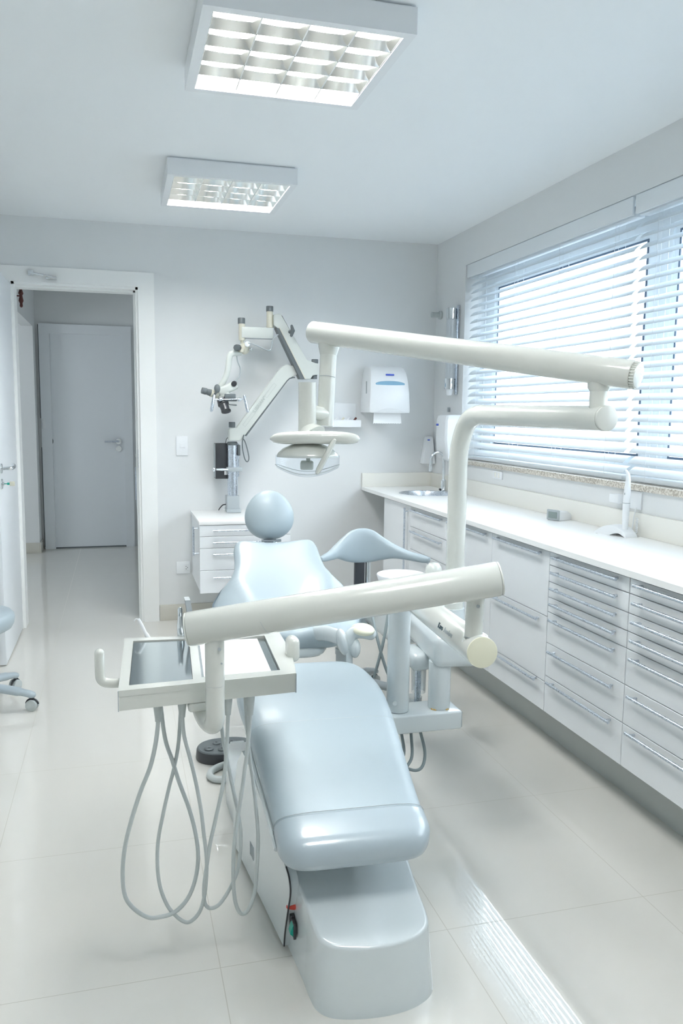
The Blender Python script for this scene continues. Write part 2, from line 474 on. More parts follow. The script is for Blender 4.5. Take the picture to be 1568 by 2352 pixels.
# dark ornament
bm = B(); lathe(bm, [(0.006, 0), (0.012, 0.01), (0.010, 0.03), (0.018, 0.05), (0.013, 0.075), (0.011, 0.09), (0.019, 0.105), (0.013, 0.125), (0.008, 0.145)], (-0.70, 6.80, 2.14), 12)
box(bm, (-0.75, 6.795, 2.22), (-0.70, 6.805, 2.23))
tag(obj('wall_ornament', bm, m_wood), 'small dark reddish wooden ornament high on the corridor wall', 'ornament')

# ------------------------------------------------------------------ window_1
w1 = link(bpy.data.objects.new('window_1', None)); w1.location = (XR, 2.7, 1.075); w1['kind'] = 'structure'
bm = B(); plate(bm, rect(0.55, 1.075, 4.83, 2.285), [rect(3.17, 1.15, 4.70, 2.165)[::-1], rect(0.65, 1.15, 3.02, 2.165)[::-1]], 2.255, 2.315, lambda u, v, w: (w, u, v)); obj('window_frame', bm, m_uwhite, w1)
for a, b in ((3.17, 4.70), (0.65, 3.02)):
    bm = B(); plate(bm, rect(a, 1.15, b, 2.165), [rect(a+0.035, 1.185, b-0.035, 2.13)[::-1]], 2.268, 2.300, lambda u, v, w: (w, u, v)); sf = obj('sash', bm, m_uwhite, w1)
    bm = B(); plate(bm, rect(a+0.030, 1.180, b-0.030, 2.135), [rect(a+0.039, 1.189, b-0.039, 2.126)[::-1]], 2.264, 2.268, lambda u, v, w: (w, u, v)); obj('rubber_seal', bm, m_seal, sf)
    bm = B(); box(bm, (2.282, a+0.035, 1.185), (2.288, b-0.035, 2.13)); obj('pane', bm, m_glass, sf)
bm = B(); box(bm, (2.095, 0.55, 1.048), (2.255, 4.84, 1.076), 0.004); obj('window_sill', bm, m_gran, w1)
bm = B()
plate(bm, rect(5.6, 0.9, 6.7, 2.0), [rect(5.66, 0.96, 6.12, 1.94)[::-1], rect(6.18, 0.96, 6.64, 1.94)[::-1]], -3.15, -3.10, lambda u, v, w: (w, u, v))
struct('window_2', bm, m_uwhite)

# blinds
def blind(y0, y1, tilt, label):
    t = thing('venetian_blind', label, 'blind', (2.16, (y0+y1)/2, 1.08), 'venetian blinds at the long window')
    bm = B(); box(bm, (2.117, y0, 2.205), (2.128, y1, 2.282), 0.002); obj('valance', bm, m_uwhite, t)
    bm = B(); box(bm, (2.135, y0+.005, 2.20), (2.185, y1-.005, 2.245), 0.003); obj('headrail', bm, m_slat, t)
    n = 24; z0, z1 = 1.125, 2.165
    bm = B()
    for i in range(n):
        z = z0+(z1-z0)*i/(n-1)
        prof = []
        K = 6; w = 0.048; th = 0.0022
        for k in range(K+1):
            s = -1+2*k/K
            prof.append((s*w/2, 0.0035*(1-s*s)+th/2))
        for k in range(K, -1, -1):
            s = -1+2*k/K
            prof.append((s*w/2, 0.0035*(1-s*s)-th/2))
        ca, sa = math.cos(tilt), math.sin(tilt)
        ring = [(2.160+x*ca-zz*sa, z+x*sa+zz*ca) for x, zz in prof]
        rings(bm, [[V((x, yy, zz)) for x, zz in ring] for yy in (y0+.008, y1-.008)])
    obj('slats', bm, m_slat, t, 50)
    bm = B(); box(bm, (2.136, y0+.008, 1.082), (2.184, y1-.008, 1.102), 0.004); obj('bottom_rail', bm, m_slat, t)
    n = 4
    for i in range(n):
        y = y0+0.14+(y1-y0-0.28)*i/(n-1)
        bm = B()
        tube(bm, [(2.133, y, 1.09), (2.133, y, 2.20)], 0.0009, 6); tube(bm, [(2.187, y, 1.09), (2.187, y, 2.20)], 0.0009, 6)
        tube(bm, [(2.160, y+.012, 1.09), (2.160, y+.012, 2.20)], 0.0008, 6)
        obj('ladder_cord', bm, m_cord, t)
    return t
blind(3.115, 4.815, 0.67, 'white venetian blind over the far half of the window, behind the lamp arm')
blind(1.45, 3.095, 0.66, 'nearer white venetian blind at the right edge of the photo')
blind(0.57, 1.43, 0.55, 'short white venetian blind nearest the camera, outside the right edge')

# outside
bm = B(); box(bm, (2.4, -9, -0.4), (22, 20, -0.3)); o = obj('ground', bm, m_ground, kind='structure')
t = thing('neighbour_building', 'pale building with blue-grey windows seen through the blind', 'building', (9, 8, -0.3))
bm = B(); box(bm, (8.5, 3.0, -0.3), (12, 18, 2.9)); obj('wall', bm, m_out, t)
bm = B(); box(bm, (8.3, 2.8, 2.9), (12.2, 18.2, 3.05)); obj('roof', bm, m_out, t)
for y in (15.2, 12.2, 9.0):
    bm = B(); box(bm, (8.46, y, 1.9), (8.5, y+1.1, 2.5)); obj('window', bm, m_out2, t)
t = thing('garden_fence', 'pale slatted fence outside the window', 'fence', (5.5, 7, -0.3))
bm = B(); box(bm, (5.48, 2, 0.9), (5.52, 13, 0.98)); box(bm, (5.48, 2, 1.35), (5.52, 13, 1.42)); obj('rail', bm, m_out, t)
bm = B()
for i in range(46): box(bm, (5.49, 2.1+i*0.24, -0.3), (5.51, 2.16+i*0.24, 1.62))
obj('pickets', bm, m_out, t)

# ------------------------------------------------------------------ ceiling lights
def fixture(y0, label):
    x0, x1, y1 = 0.237, 0.835, y0+0.60
    zb = 2.42
    t = thing('ceiling_light', label, 'ceiling light', ((x0+x1)/2, (y0+y1)/2, ZC), 'square fluorescent ceiling lights')
    bm = B()
    plate(bm, rect(x0, y0, x1, y1), [rect(x0+.03, y0+.03, x1-.03, y1-.03)[::-1]], zb, 2.492, lambda u, v, w: (u, v, w)); obj('housing', bm, m_white, t)
    bm = B(); box(bm, (x0+.012, y0+.012, 2.490), (x1-.012, y1-.012, ZC)); obj('back_pan', bm, m_white, t)
    a0, a1, b0, b1 = x0+.03, x1-.03, y0+.03, y1-.03
    cw = (a1-a0)/4
    for i in range(4):
        xc = a0+cw*(i+0.5)
        bm = B(); cyl(bm, (xc+.01, b0+.02, 2.466), (xc+.01, b1-.02, 2.466), 0.013, 14); tb = obj('fluorescent_tube', bm, m_tube, t)
        bm = B(); cyl(bm, (xc+.01, b0+.004, 2.466), (xc+.01, b0+.02, 2.466), 0.014, 14); cyl(bm, (xc+.01, b1-.02, 2.466), (xc+.01, b1-.004, 2.466), 0.014, 14); obj('tube_holder', bm, m_white, tb)
    bm = B()
    for i in range(5):      # long V dividers between the tubes
        xc = a0+cw*i
        pr = [(xc-0.022, 2.472), (xc-0.012, 2.448), (xc-0.002, 2.424), (xc+0.002, 2.424), (xc+0.012, 2.448), (xc+0.022, 2.472)]
        if i == 0: pr = [(a0, 2.472), (a0, 2.424), (a0+0.003, 2.424), (a0+0.012, 2.448), (a0+0.022, 2.472)]
        if i == 4: pr = [(a1-0.022, 2.472), (a1-0.012, 2.448), (a1-0.003, 2.424), (a1, 2.424), (a1, 2.472)]
        rings(bm, [[V((x, y, z)) for x, z in pr] for y in (b0, b1)])
    obj('louvre_divider', bm, m_louv, t)
    ld = bpy.data.lights.new('fixture_light', 'AREA'); ld.shape = 'RECTANGLE'; ld.size = ld.size_y = 0.53
    ld.energy = LAMP_W; ld.color = (0.985, 0.99, 0.97)
    lo = link(bpy.data.objects.new('fixture_light', ld)); lo.parent = t; lo.location = V((0, 0, 2.487-ZC))
    nr = 5
    for j in range(1, nr):
        y = b0+(b1-b0)*j/nr
        bm = B()
        for i in range(4):
            rs = []
            for k in range(9):
                s = k/8; x = a0+cw*(i+s)
                dip = 0.012*(1-(2*s-1)**2)
                wtop = 0.011+0.010*(1-(2*s-1)**2)
                zl = 2.424+0.0; zt = 2.452-dip*0.6
                rs.append([V((x, y-0.0015, zl)), V((x, y+0.0015, zl)), V((x, y+wtop, zt)), V((x, y-wtop, zt))])
            rings(bm, rs)
        obj('louvre_blade', bm, m_louv, t)
    return t
fixture(2.292, 'large bright square fluorescent ceiling light nearest the camera')
fixture(3.882, 'smaller-looking square fluorescent ceiling light nearer the doorway wall')
fixture(0.55, 'square fluorescent ceiling light above the camera, outside the frame')

# ================================================================== CABINETS
XF = 1.62
def bar_h(y0, y1, z, x=XF-0.022):
    """horizontal bar handle with two short feet"""
    bm = B()
    tube(bm, [(x, y0, z), (x, y1, z)], 0.0058, 12)
    for y in (y0+0.02, y1-0.02):
        tube(bm, [(x, y, z), (XF, y, z)], 0.0045, 10)
    return bm
def cabinet(y0, y1, rows, label, vdoor=False):
    """rows: z split lines from top to bottom, with handle heights"""
    t = thing('drawer_cabinet' if not vdoor else 'door_cabinet', label, 'cabinet', (1.87, (y0+y1)/2, 0.0), 'white base cabinets under the long worktop')
    bm = B(); box(bm, (XF+.018, y0+.001, 0.17), (XR-.002, y1-.001, 0.834)); obj('carcass', bm, m_gap, t)
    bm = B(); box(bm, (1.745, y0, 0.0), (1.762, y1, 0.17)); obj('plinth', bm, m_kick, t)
    for (zt, zb_, hz) in rows:
        bm = B(); box(bm, (XF, y0+.002, zb_+.0015), (XF+.0178, y1-.002, zt-.0015), 0.0012, 1)
        d = obj('door' if vdoor else 'drawer', bm, m_lam, t)
        if vdoor:
            bm = B(); x = XF-.022; yy = y0+0.045
            tube(bm, [(x, yy, 0.36), (x, yy, 0.815)], 0.0058, 12)
            for z in (0.38, 0.795): tube(bm, [(x, yy, z), (XF, yy, z)], 0.0045, 10)
        else: bm = bar_h(y0+0.048, y1-0.048, hz)
        obj('handle', bm, m_alu, d)
    return t
cabinet(4.39, 4.88, [(0.83, 0.18, 0)], 'narrow white cabinet door with a vertical bar handle, at the sink end', True)
R4 = [(0.83, 0.712, 0.812), (0.712, 0.582, 0.690), (0.582, 0.452, 0.560), (0.452, 0.18, 0.430)]
cabinet(3.85, 4.39, R4, 'white drawer cabinet under the sink faucet, left of the curved lamp pole')
R3 = [(0.83, 0.568, 0.815), (0.568, 0.302, 0.548), (0.302, 0.18, 0.298)]
cabinet(3.32, 3.85, [(0.83, 0.18, 0.815)], 'white cabinet with one tall front, half hidden by the lamp pole')
cabinet(2.81, 3.32, R3, 'white cabinet with three deep drawers, right of the lamp pole')
R7 = [(0.83, 0.777, 0.815), (0.777, 0.711, 0.755), (0.711, 0.649, 0.692), (0.649, 0.590, 0.630), (0.590, 0.465, 0.567), (0.465, 0.330, 0.440), (0.330, 0.18, 0.315)]
c7 = cabinet(2.29, 2.81, R7, 'white seven-drawer cabinet in full view under the curing light')
dup(c7, (0, -0.52, 0), 'white seven-drawer cabinet cut off by the right edge of the photo')
dup(c7, (0, -1.04, 0), 'white seven-drawer cabinet nearest the camera, beyond the right edge')

# worktop with sink cut-out, splashbacks
sc = (1.872, 4.80); srad = 0.158
circ = [(sc[0]+srad*math.cos(-2*PI*k/40), sc[1]+srad*math.sin(-2*PI*k/40)) for k in range(40)]
bm = B(); plate(bm, rect(1.597, 1.2, XR, YB), [circ], 0.838, 0.860, lambda u, v, w: (u, v, w))
t = thing('worktop', 'long white stone worktop with splashback along the window wall', 'worktop', (1.85, 3.3, 0.84))
obj('countertop', bm, m_top, t)
bm = B(); box(bm, (2.097, 1.2, 0.860), (2.1148, YB-.016, 0.955), 0.002); box(bm, (1.597, YB-.018, 0.860), (2.1148, YB-.0005, 0.955), 0.002); obj('splashback', bm, m_splash, t)
t = thing('sink', 'round stainless steel sink set into the far end of the worktop', 'sink', (sc[0], sc[1], 0.72))
bm = B(); lathe(bm, [(0.172, 0.1425), (0.172, 0.1405), (0.157, 0.1405), (0.150, 0.12), (0.140, 0.03), (0.11, 0.0), (0.02, -0.004), (0.02, -0.008), (0.115, -0.006), (0.148, 0.02), (0.1575, 0.139), (0.171, 0.142)], (sc[0], sc[1], 0.72), 48, cap=False); obj('basin', bm, m_alu, t)
bm = B(); lathe(bm, [(0.0, 0.001), (0.022, 0.002), (0.024, 0.0), (0.0, -0.002)], (sc[0], sc[1], 0.718), 20); obj('drain', bm, m_chrome, t)
t = thing('faucet', 'slim chrome gooseneck faucet standing behind the round sink', 'faucet', (2.03, 4.90, 0.86))
bm = B(); lathe(bm, [(0.026, 0), (0.026, 0.006), (0.019, 0.010), (0.018, 0.012), (0.018, 0.07), (0.014, 0.074), (0.012, 0.078), (0.0, 0.08)], (2.03, 4.90, 0.86), 24); obj('base', bm, m_chrome, t)
bm = B()
pts = [(2.03, 4.90, 0.93), (2.03, 4.90, 1.00), (2.03, 4.90, 1.055)]
for k in range(1, 9):
    a = PI*k/8*1.03
    pts.append((1.985+0.045*math.cos(a), 4.90, 1.065+0.05*math.sin(a)))
pts.append((1.938, 4.90, 1.02))
tube(bm, spline(pts, 3), 0.0095, 16); tube(bm, [(1.938, 4.90, 1.028), (1.937, 4.90, 0.992)], 0.0115, 16); obj('spout', bm, m_chrome, t)
bm = B(); box(bm, (2.00, 4.895, 0.868), (2.012, 4.905, 0.880), 0.002); obj('sensor', bm, m_black, t)

# ------------------------------------------------------------------ things on the worktop
t = thing('curing_light', 'white cordless curing light standing in its charging base on the worktop', 'curing light', (2.03, 2.93, 0.86))
bm = B()
rs = []
for k in range(17):
    s = k/16
    y = 3.055-0.165*s
    zt = 0.006+0.040*math.sin(PI*min(1, s*0.93+0.02))**0.9
    zb = 0.0 if s < 0.5 else 0.014*math.sin(PI*(s-0.5)/0.5)
    hw = 0.050-0.020*s
    xc = 2.018+0.02*s
    rs.append([V((xc-hw, y, 0.86+zb)), V((xc-hw*0.85, y, 0.86+zt*0.92)), V((xc, y, 0.86+zt)), V((xc+hw*0.85, y, 0.86+zt*0.92)), V((xc+hw, y, 0.86+zb)), V((xc, y, 0.86+zb))])
rings(bm, rs); obj('charging_base', bm, m_white, t, 60)
bm = B(); tube(bm, [(2.031, 2.925, 0.890), (2.031, 2.925, 0.995), (2.031, 2.925, 1.0)], [0.0125, 0.0145, 0.0145], 20); obj('handle', bm, m_white, t)
bm = B(); tube(bm, [(2.031, 2.925, 1.0), (2.031, 2.925, 1.0025)], 0.0152, 20); obj('ring', bm, m_grey, t)
bm = B(); tube(bm, [(2.031, 2.925, 1.0025), (2.031, 2.923, 1.05), (2.031, 2.920, 1.10), (2.030, 2.922, 1.12), (2.026, 2.930, 1.135)], [0.0145, 0.014, 0.010, 0.008, 0.005], 20, rnd=3); obj('head', bm, m_white, t)
bm = B(); box(bm, (2.0155, 2.917, 1.036), (2.0175, 2.921, 1.044)); obj('switch', bm, m_grey, t)
t = thing('digital_timer', 'small grey and white device with a grey display on the worktop', 'device', (2.05, 3.46, 0.86))
mt_ = rotz(math.radians(20), (2.03, 3.46, 0.86))
bm = B()
rs = []
for k in range(9):
    s = k/8; x = 1.995+0.10*s
    h = 0.050-0.012*s-0.012*max(0, s-0.7)*3; w = 0.034-0.004*s
    z0 = 0.860+0.001
    rs.append([mt_ @ V((x, 3.46-w, z0)), mt_ @ V((x, 3.46-w, z0+h*0.8)), mt_ @ V((x+0.002, 3.46-w*0.7, z0+h)), mt_ @ V((x+0.002, 3.46+w*0.7, z0+h)), mt_ @ V((x, 3.46+w, z0+h*0.8)), mt_ @ V((x, 3.46+w, z0))])
rings(bm, rs); obj('body', bm, m_white, t, 50)
bm = B(); box(bm, (1.990, 3.422, 0.862), (1.998, 3.498, 0.912), 0.004, mtx=mt_); fr = obj('front_frame', bm, m_grey, t)
bm = B(); box(bm, (1.9885, 3.434, 0.872), (1.9905, 3.486, 0.902), 0.0008, 1, mtx=mt_); obj('display', bm, m_screen, fr)

# wall fittings by the worktop
def wall_box(name, label, cat, lo, hi, m, bev=0.003):
    bm = B(); box(bm, lo, hi, bev); return tag(obj(name, bm, m), label, cat)
t = thing('power_socket', 'double white power socket on the splashback wall right of the lamp pole', 'socket', (2.112, 4.285, 1.015))
bm = B(); box(bm, (2.107, 4.225, 0.990), (2.1149, 4.345, 1.036), 0.002); obj('plate', bm, m_white, t)
for y in (4.265, 4.305):
    bm = B(); box(bm, (2.104, y-.012, 0.998), (2.108, y+.012, 1.028), 0.002); obj('outlet', bm, m_splash, t)
t = thing('wall_adapter', 'white plug-in adapter on the wall behind the curing light', 'adapter', (2.10, 3.0, 1.0))
bm = B(); box(bm, (2.109, 2.935, 0.968), (2.1149, 3.055, 1.045), 0.002); obj('plate', bm, m_white, t)
bm = B(); box(bm, (2.062, 3.03, 0.985), (2.109, 3.10, 1.025), 0.006); obj('plug', bm, m_white, t)
bm = B(); tube(bm, spline([(2.104, 2.96, 0.975), (2.085, 2.945, 0.94), (2.075, 2.935, 0.91), (2.06, 2.92, 0.885)], 6), 0.002, 8)
pts = [V((2.072+0.005*math.cos(i*0.9), 2.905+0.005*math.sin(i*0.9), 0.875+i*0.0011)) for i in range(60)]
tube(bm, pts, 0.0014, 6); obj('cable_or_shade_line', bm, m_cord, t)

t = thing('soap_dispenser', 'white wall soap dispenser with a small blue badge by the faucet', 'dispenser', (2.06, 4.92, 1.06))
bm = B()
rs = []
for z, x, e in ((1.06, 2.035, 0.0), (1.08, 2.018, 0), (1.20, 2.006, 0.0), (1.32, 2.008, 0.0), (1.348, 2.016, 0.004), (1.356, 2.03, 0.01)):
    y0, y1 = 4.83+e, 5.0-e
    rs.append([V((2.1148, y0, z)), V((x+.012, y0, z)), V((x, y0+.012, z)), V((x, y1-.012, z)), V((x+.012, y1, z)), V((2.1148, y1, z))])
rings(bm, rs); obj('body', bm, m_white, t, 40)
bm = B(); box(bm, (2.004, 4.955, 1.285), (2.010, 4.990, 1.298), 0.002); obj('badge', bm, m_blue, t)
bm = B(); box(bm, (2.10, 5.02, 1.375), (2.1148, 5.04, 1.405), 0.002)
tag(obj('wall_hook', bm, m_grey), 'tiny grey hook on the wall above the soap dispenser', 'hook')
t = thing('small_dispenser', 'small tapered white dispenser in the corner behind the faucet', 'dispenser', (2.06, 5.25, 1.02))
bm = B(); rings(bm, [[V((2.075-w, 5.308, z)), V((2.075-w, 5.308-d_, z)), V((2.075+w*0.6, 5.308-d_, z)), V((2.075+w*0.6, 5.308, z))] for z, w, d_ in ((1.02, 0.056, 0.06), (1.08, 0.046, 0.056), (1.19, 0.030, 0.05), (1.205, 0.024, 0.04))]); obj('body', bm, m_white, t, 30)
bm = B(); box(bm, (2.052, 5.253, 1.178), (2.068, 5.262, 1.186), 0.001); obj('badge', bm, m_blue, t)
t = thing('cup_dispenser', 'clear tubular cup dispenser with steel collars on the window wall', 'cup dispenser', (2.06, 4.93, 1.5))
cx, cy_ = 2.066, 4.93
bm = B(); lathe(bm, [(0.0, 0.07), (0.028, 0.07), (0.033, 0.066), (0.033, 0.0), (0.031, 0.0), (0.0, 0.0)], (cx, cy_, 1.965), 28); obj('top_collar', bm, m_chrome, t)
bm = B(); lathe(bm, [(0.033, 0.068), (0.033, 0.0), (0.0, 0.0), (0.0, 0.068)], (cx, cy_, 1.520), 28); obj('bottom_collar', bm, m_chrome, t)
bm = B(); lathe(bm, [(0.030, 0.0), (0.030, 0.38)], (cx, cy_, 1.587), 28, cap=False); obj('clear_tube', bm, m_clear, t)
bm = B(); lathe(bm, [(0.014, 0.0), (0.018, 0.006), (0.024, 0.04)], (cx, cy_, 1.482), 20); obj('cup', bm, m_white, t)
bm = B(); box(bm, (2.098, 4.905, 1.485), (2.1148, 4.925, 2.05), 0.001); obj('bracket', bm, m_alu, t)
t = thing('wall_peg', 'short grey cylindrical peg high in the corner beside the cup dispenser', 'peg', (2.10, 5.22, 2.02))
bm = B(); cyl(bm, (2.045, 5.22, 2.022), (2.10, 5.22, 2.022), 0.019, 20, 0.002); obj('pin', bm, m_hose, t)
bm = B(); cyl(bm, (2.098, 5.22, 2.022), (2.1148, 5.22, 2.022), 0.028, 24, 0.003); obj('flange', bm, m_hose, t)

# paper towel dispenser on the back wall
t = thing('paper_towel_dispenser', 'white wall paper towel dispenser with a blue oval window', 'dispenser', (1.73, 5.2, 1.37))
bm = B()
rs = []
for z, e, d_ in ((1.366, 0.0, 0.20), (1.38, -0.002, 0.205), (1.50, 0.004, 0.20), (1.58, 0.010, 0.185), (1.63, 0.016, 0.165), (1.66, 0.024, 0.135), (1.672, 0.034, 0.10)):
    x0, x1 = 1.582+e, 1.868-e; yf = YB-d_
    rs.append([V((x0, YB-.001, z)), V((x0, yf+.02, z)), V((x0+.006, yf+.006, z)), V((x0+.02, yf, z)), V((x1-.02, yf, z)), V((x1-.006, yf+.006, z)), V((x1, yf+.02, z)), V((x1, YB-.001, z))])
rings(bm, rs); body = obj('body', bm, m_white, t, 30)
bm = B(); lathe(bm, [(0.0, 0.0), (0.104, 0.0), (0.1, 0.005), (0.0, 0.006)], (0, 0, 0), 40, mtx=frame3((1.728, YB-0.187, 1.553), (1, 0, 0), (0, -0.15, 1)), ex=(1, 0.19)); obj('oval_window', bm, m_win, body)
bm = B(); box(bm, (1.700, YB-0.182, 1.608), (1.758, YB-0.172, 1.619), 0.003); obj('badge', bm, m_blue, body)
bm = B(); rings(bm, [[V((1.62+(1.83-1.62)*k/14, YB-0.205-0.002, 1.366+0.030*math.sin(PI*k/14))) for k in range(15)]+[V((1.83, YB-0.20, 1.364)), V((1.62, YB-0.20, 1.364))], [V((1.62+(1.83-1.62)*k/14, YB-0.203, 1.366+0.030*math.sin(PI*k/14))) for k in range(15)]+[V((1.83, YB-0.198, 1.364)), V((1.62, YB-0.198, 1.364))]]); obj('tear_lip', bm, m_lam, body)
bm = B(); box(bm, (1.5805, YB-0.13, 1.49), (1.5855, YB-0.125, 1.57)); obj('side_slot', bm, m_grey, body)
bm = B()
vs = []
for k in range(49):
    s = k/48
    x = 1.622+0.198*s
    vs.append((x, 1.291+(0.007 if k % 4 == 2 else 0 if k % 4 == 0 else 0.0035)))
ring1 = [V((x, YB-0.165, z)) for x, z in vs]+[V((1.815, YB-0.155, 1.37)), V((1.630, YB-0.155, 1.37))]
ring2 = [p+V((0, 0.002, 0)) for p in ring1]
rings(bm, [ring1, ring2]); obj('paper_sheet', bm, m_paper, body)

# small wall tray left of it
t = thing('wall_tray', 'small white wall tray holding loose items behind the operating lamp', 'tray', (1.45, 5.28, 1.26))
bm = B(); box(bm, (1.33, YB-.012, 1.28), (1.548, YB-.001, 1.428), 0.004); obj('back_plate', bm, m_white, t)
bm = B(); plate(bm, rect(1.255, YB-.11, 1.555, YB-.012), [rect(1.263, YB-.104, 1.547, YB-.018)[::-1]], 1.272, 1.315, lambda u, v, w: (u, v, w)); box(bm, (1.256, YB-.109, 1.268), (1.554, YB-.013, 1.278)); obj('shelf', bm, m_white, t)
random.seed(3)
for k, (x, m_) in enumerate(((1.36, m_dgrey), (1.40, m_white), (1.44, m_beige), (1.48, m_white), (1.525, m_wood))):
    bm = B(); cyl(bm, (x-.012, YB-.055+.01*(k % 2), 1.300), (x+.014, YB-.05, 1.330), 0.007, 12, 0.002)
    tag(obj('tray_item', bm, m_), ['dark stub at the left end of the wall tray', 'white stub beside the dark one in the wall tray', 'beige stub in the middle of the wall tray', 'white stub right of the beige one in the wall tray', 'brown stub at the right end of the wall tray'][k], 'stub', 'loose items in the wall tray')

# switch and outlet on the back wall
t = thing('light_switch', 'white light switch on the wall right of the doorway', 'switch', (0.39, YB, 1.08))
bm = B(); box(bm, (0.353, YB-.008, 1.079), (0.428, YB-.0005, 1.203), 0.003); pl_ = obj('plate', bm, m_white, t)
bm = B(); box(bm, (0.374, YB-.012, 1.128), (0.408, YB-.007, 1.160), 0.002); obj('rocker', bm, m_white, pl_)
t = thing('wall_outlet', 'white power outlet low on the wall beside the small drawer cabinet', 'socket', (0.39, YB, 0.31))
bm = B(); box(bm, (0.343, YB-.012, 0.308), (0.432, YB-.0005, 0.388), 0.004); pl_ = obj('plate', bm, m_white, t)
bm = B(); box(bm, (0.396, YB-.015, 0.328), (0.424, YB-.011, 0.368), 0.002); obj('socket_face', bm, m_lam, pl_)
bm = B()
for dx, dz in ((-.005, .008), (.004, 0), (-.004, -.009)): cyl(bm, (0.410+dx, YB-.0155, 0.348+dz), (0.410+dx, YB-.0145, 0.348+dz), 0.0028, 10)
obj('socket_holes', bm, m_dgrey, pl_)

# ------------------------------------------------------------------ wall hung drawer cabinet
cxa, cxb, cya = 0.443, 0.985, 4.745
t = thing('wall_hung_drawer_cabinet', 'small white wall-hung drawer cabinet behind the dental chair headrest', 'cabinet', (0.71, 5.03, 0.285))
bm = B(); box(bm, (cxa+.002, cya+.018, 0.300), (cxb-.002, YB-.001, 0.700)); obj('carcass', bm, m_lam, t)
bm = B(); box(bm, (cxa-.003, cya-.004, 0.700), (cxb+.003, YB-.001, 0.722), 0.002); obj('top_board', bm, m_top, t)
for zt, zb_, hz in ((0.698, 0.632, 0.668), (0.632, 0.562, 0.597), (0.562, 0.430, 0.527), (0.430, 0.292, 0.388)):
    bm = B(); box(bm, (cxa, cya, zb_+.0012), (cxb, cya+.0178, zt-.0012), 0.0012, 1); d = obj('drawer', bm, m_lam, t)
    bm = B(); tube(bm, [(0.518, cya-.028, hz), (0.905, cya-.028, hz)], 0.0058, 12)
    for x in (0.535, 0.89): tube(bm, [(x, cya-.028, hz), (x, cya, hz)], 0.0045, 10)
    obj('handle', bm, m_alu, d)
bm = B(); tube(bm, [(0.412, 4.80, 0.515), (0.412, 4.80, 0.685)], 0.006, 12)
for z in (0.525, 0.675): tube(bm, [(0.412, 4.80, z), (cxa, 4.80, z)], 0.0045, 10)
obj('side_handle', bm, m_alu, t)

# ------------------------------------------------------------------ operating microscope on the wall (plane y about 5.15)
MY = 5.15
def mp3(x, z, y=MY): return V((x, y, z))
t = thing('operating_microscope', 'beige articulated operating microscope on a steel wall column above the small cabinet', 'microscope', (0.695, MY, 0.74))
bm = B(); box(bm, (0.655, 5.13, 0.744), (0.733, 5.225, 0.828), 0.001); box(bm, (0.652, 5.12, 0.7235), (0.741, 5.23, 0.746), 0.001); obj('mounting_block', bm, m_grey, t)
bm = B(); tube(bm, [mp3(0.696, 0.828, 5.175), mp3(0.696, 1.150, 5.175)], 0.033, 32); col = obj('column', bm, m_alu, t)
bm = B(); box(bm, (0.727, 5.165, 0.95), (0.737, 5.185, 1.16)); obj('rail', bm, m_alu, col)
bm = B(); lathe(bm, [(0.034, 0), (0.034, 0.014), (0.028, 0.022), (0, 0.022)], (0.696, 5.175, 1.150), 28); obj('collar', bm, m_dgrey, col)
bm = B(); box(bm, (0.728, 5.15, 1.085), (0.743, 5.175, 1.152), 0.003); obj('side_switch', bm, m_dgrey, col)
bm = B(); box(bm, (0.656, 5.135, 0.985), (0.752, 5.21, 1.010), 0.002); clp = obj('clamp', bm, m_grey, t)
bm = B(); tube(bm, [mp3(0.66, 0.998, 5.13), mp3(0.62, 1.0, 5.12), mp3(0.585, 1.001, 5.11)], [0.006, 0.010, 0.007], 12); ell(bm, (0.570, 5.11, 1.001), 0.011, 0.011, 0.014, 16, 8); obj('clamp_lever', bm, m_chrome, clp)
bm = B(); box(bm, (0.590, 5.19, 0.935), (0.668, 5.28, 1.160), 0.002); psu = obj('power_unit', bm, m_black, t)
bm = B(); box(bm, (0.5885, 5.20, 0.940), (0.6145, 5.285, 1.158), 0.004); obj('heat_sink', bm, m_grey, psu)
bm = B(); box(bm, (0.645, 5.186, 0.96), (0.668, 5.192, 0.985)); obj('label_plate', bm, m_white, psu)
bm = B(); tube(bm, spline([mp3(0.655, 0.770, 5.19), mp3(0.635, 0.765, 5.2), mp3(0.62, 0.745, 5.22), mp3(0.615, 0.728, 5.25)], 6), 0.0035, 8)
tube(bm, [mp3(0.655, 1.155, 5.2), mp3(0.660, 1.185, 5.2), mp3(0.675, 1.205, 5.19)], 0.002, 6); obj('power_cable', bm, m_black, t)
# lower arm: elbow block, slanted beam, upper shoulder
def prism(bm, pts, y0, y1, bev=0.0):
    vs = [V((x, y0, z)) for x, z in pts]; ws = [V((x, y1, z)) for x, z in pts]
    rings(bm, [vs, ws])
    if bev:
        es = [e for e in bm.edges]
        bmesh.ops.bevel(bm, geom=es, offset=bev, segments=2, affect='EDGES')
    return bm
bm = B(); prism(bm, [(0.668, 1.180), (0.668, 1.255), (0.714, 1.262), (0.720, 1.258), (0.985, 1.625), (1.010, 1.650), (1.040, 1.662), (1.078, 1.655), (1.105, 1.600), (1.078, 1.585), (1.052, 1.580), (1.035, 1.566), (0.770, 1.215), (0.745, 1.180)], 5.125, 5.185, 0.004)
arm = obj('lower_arm', bm, m_lgrey, t)
bm = B(); prism(bm, [(0.772, 1.213), (1.037, 1.563), (1.053, 1.578), (1.085, 1.586), (1.088, 1.580), (1.056, 1.571), (1.040, 1.556), (0.778, 1.208)], 5.122, 5.188); obj('arm_gasket', bm, m_dgrey, arm)
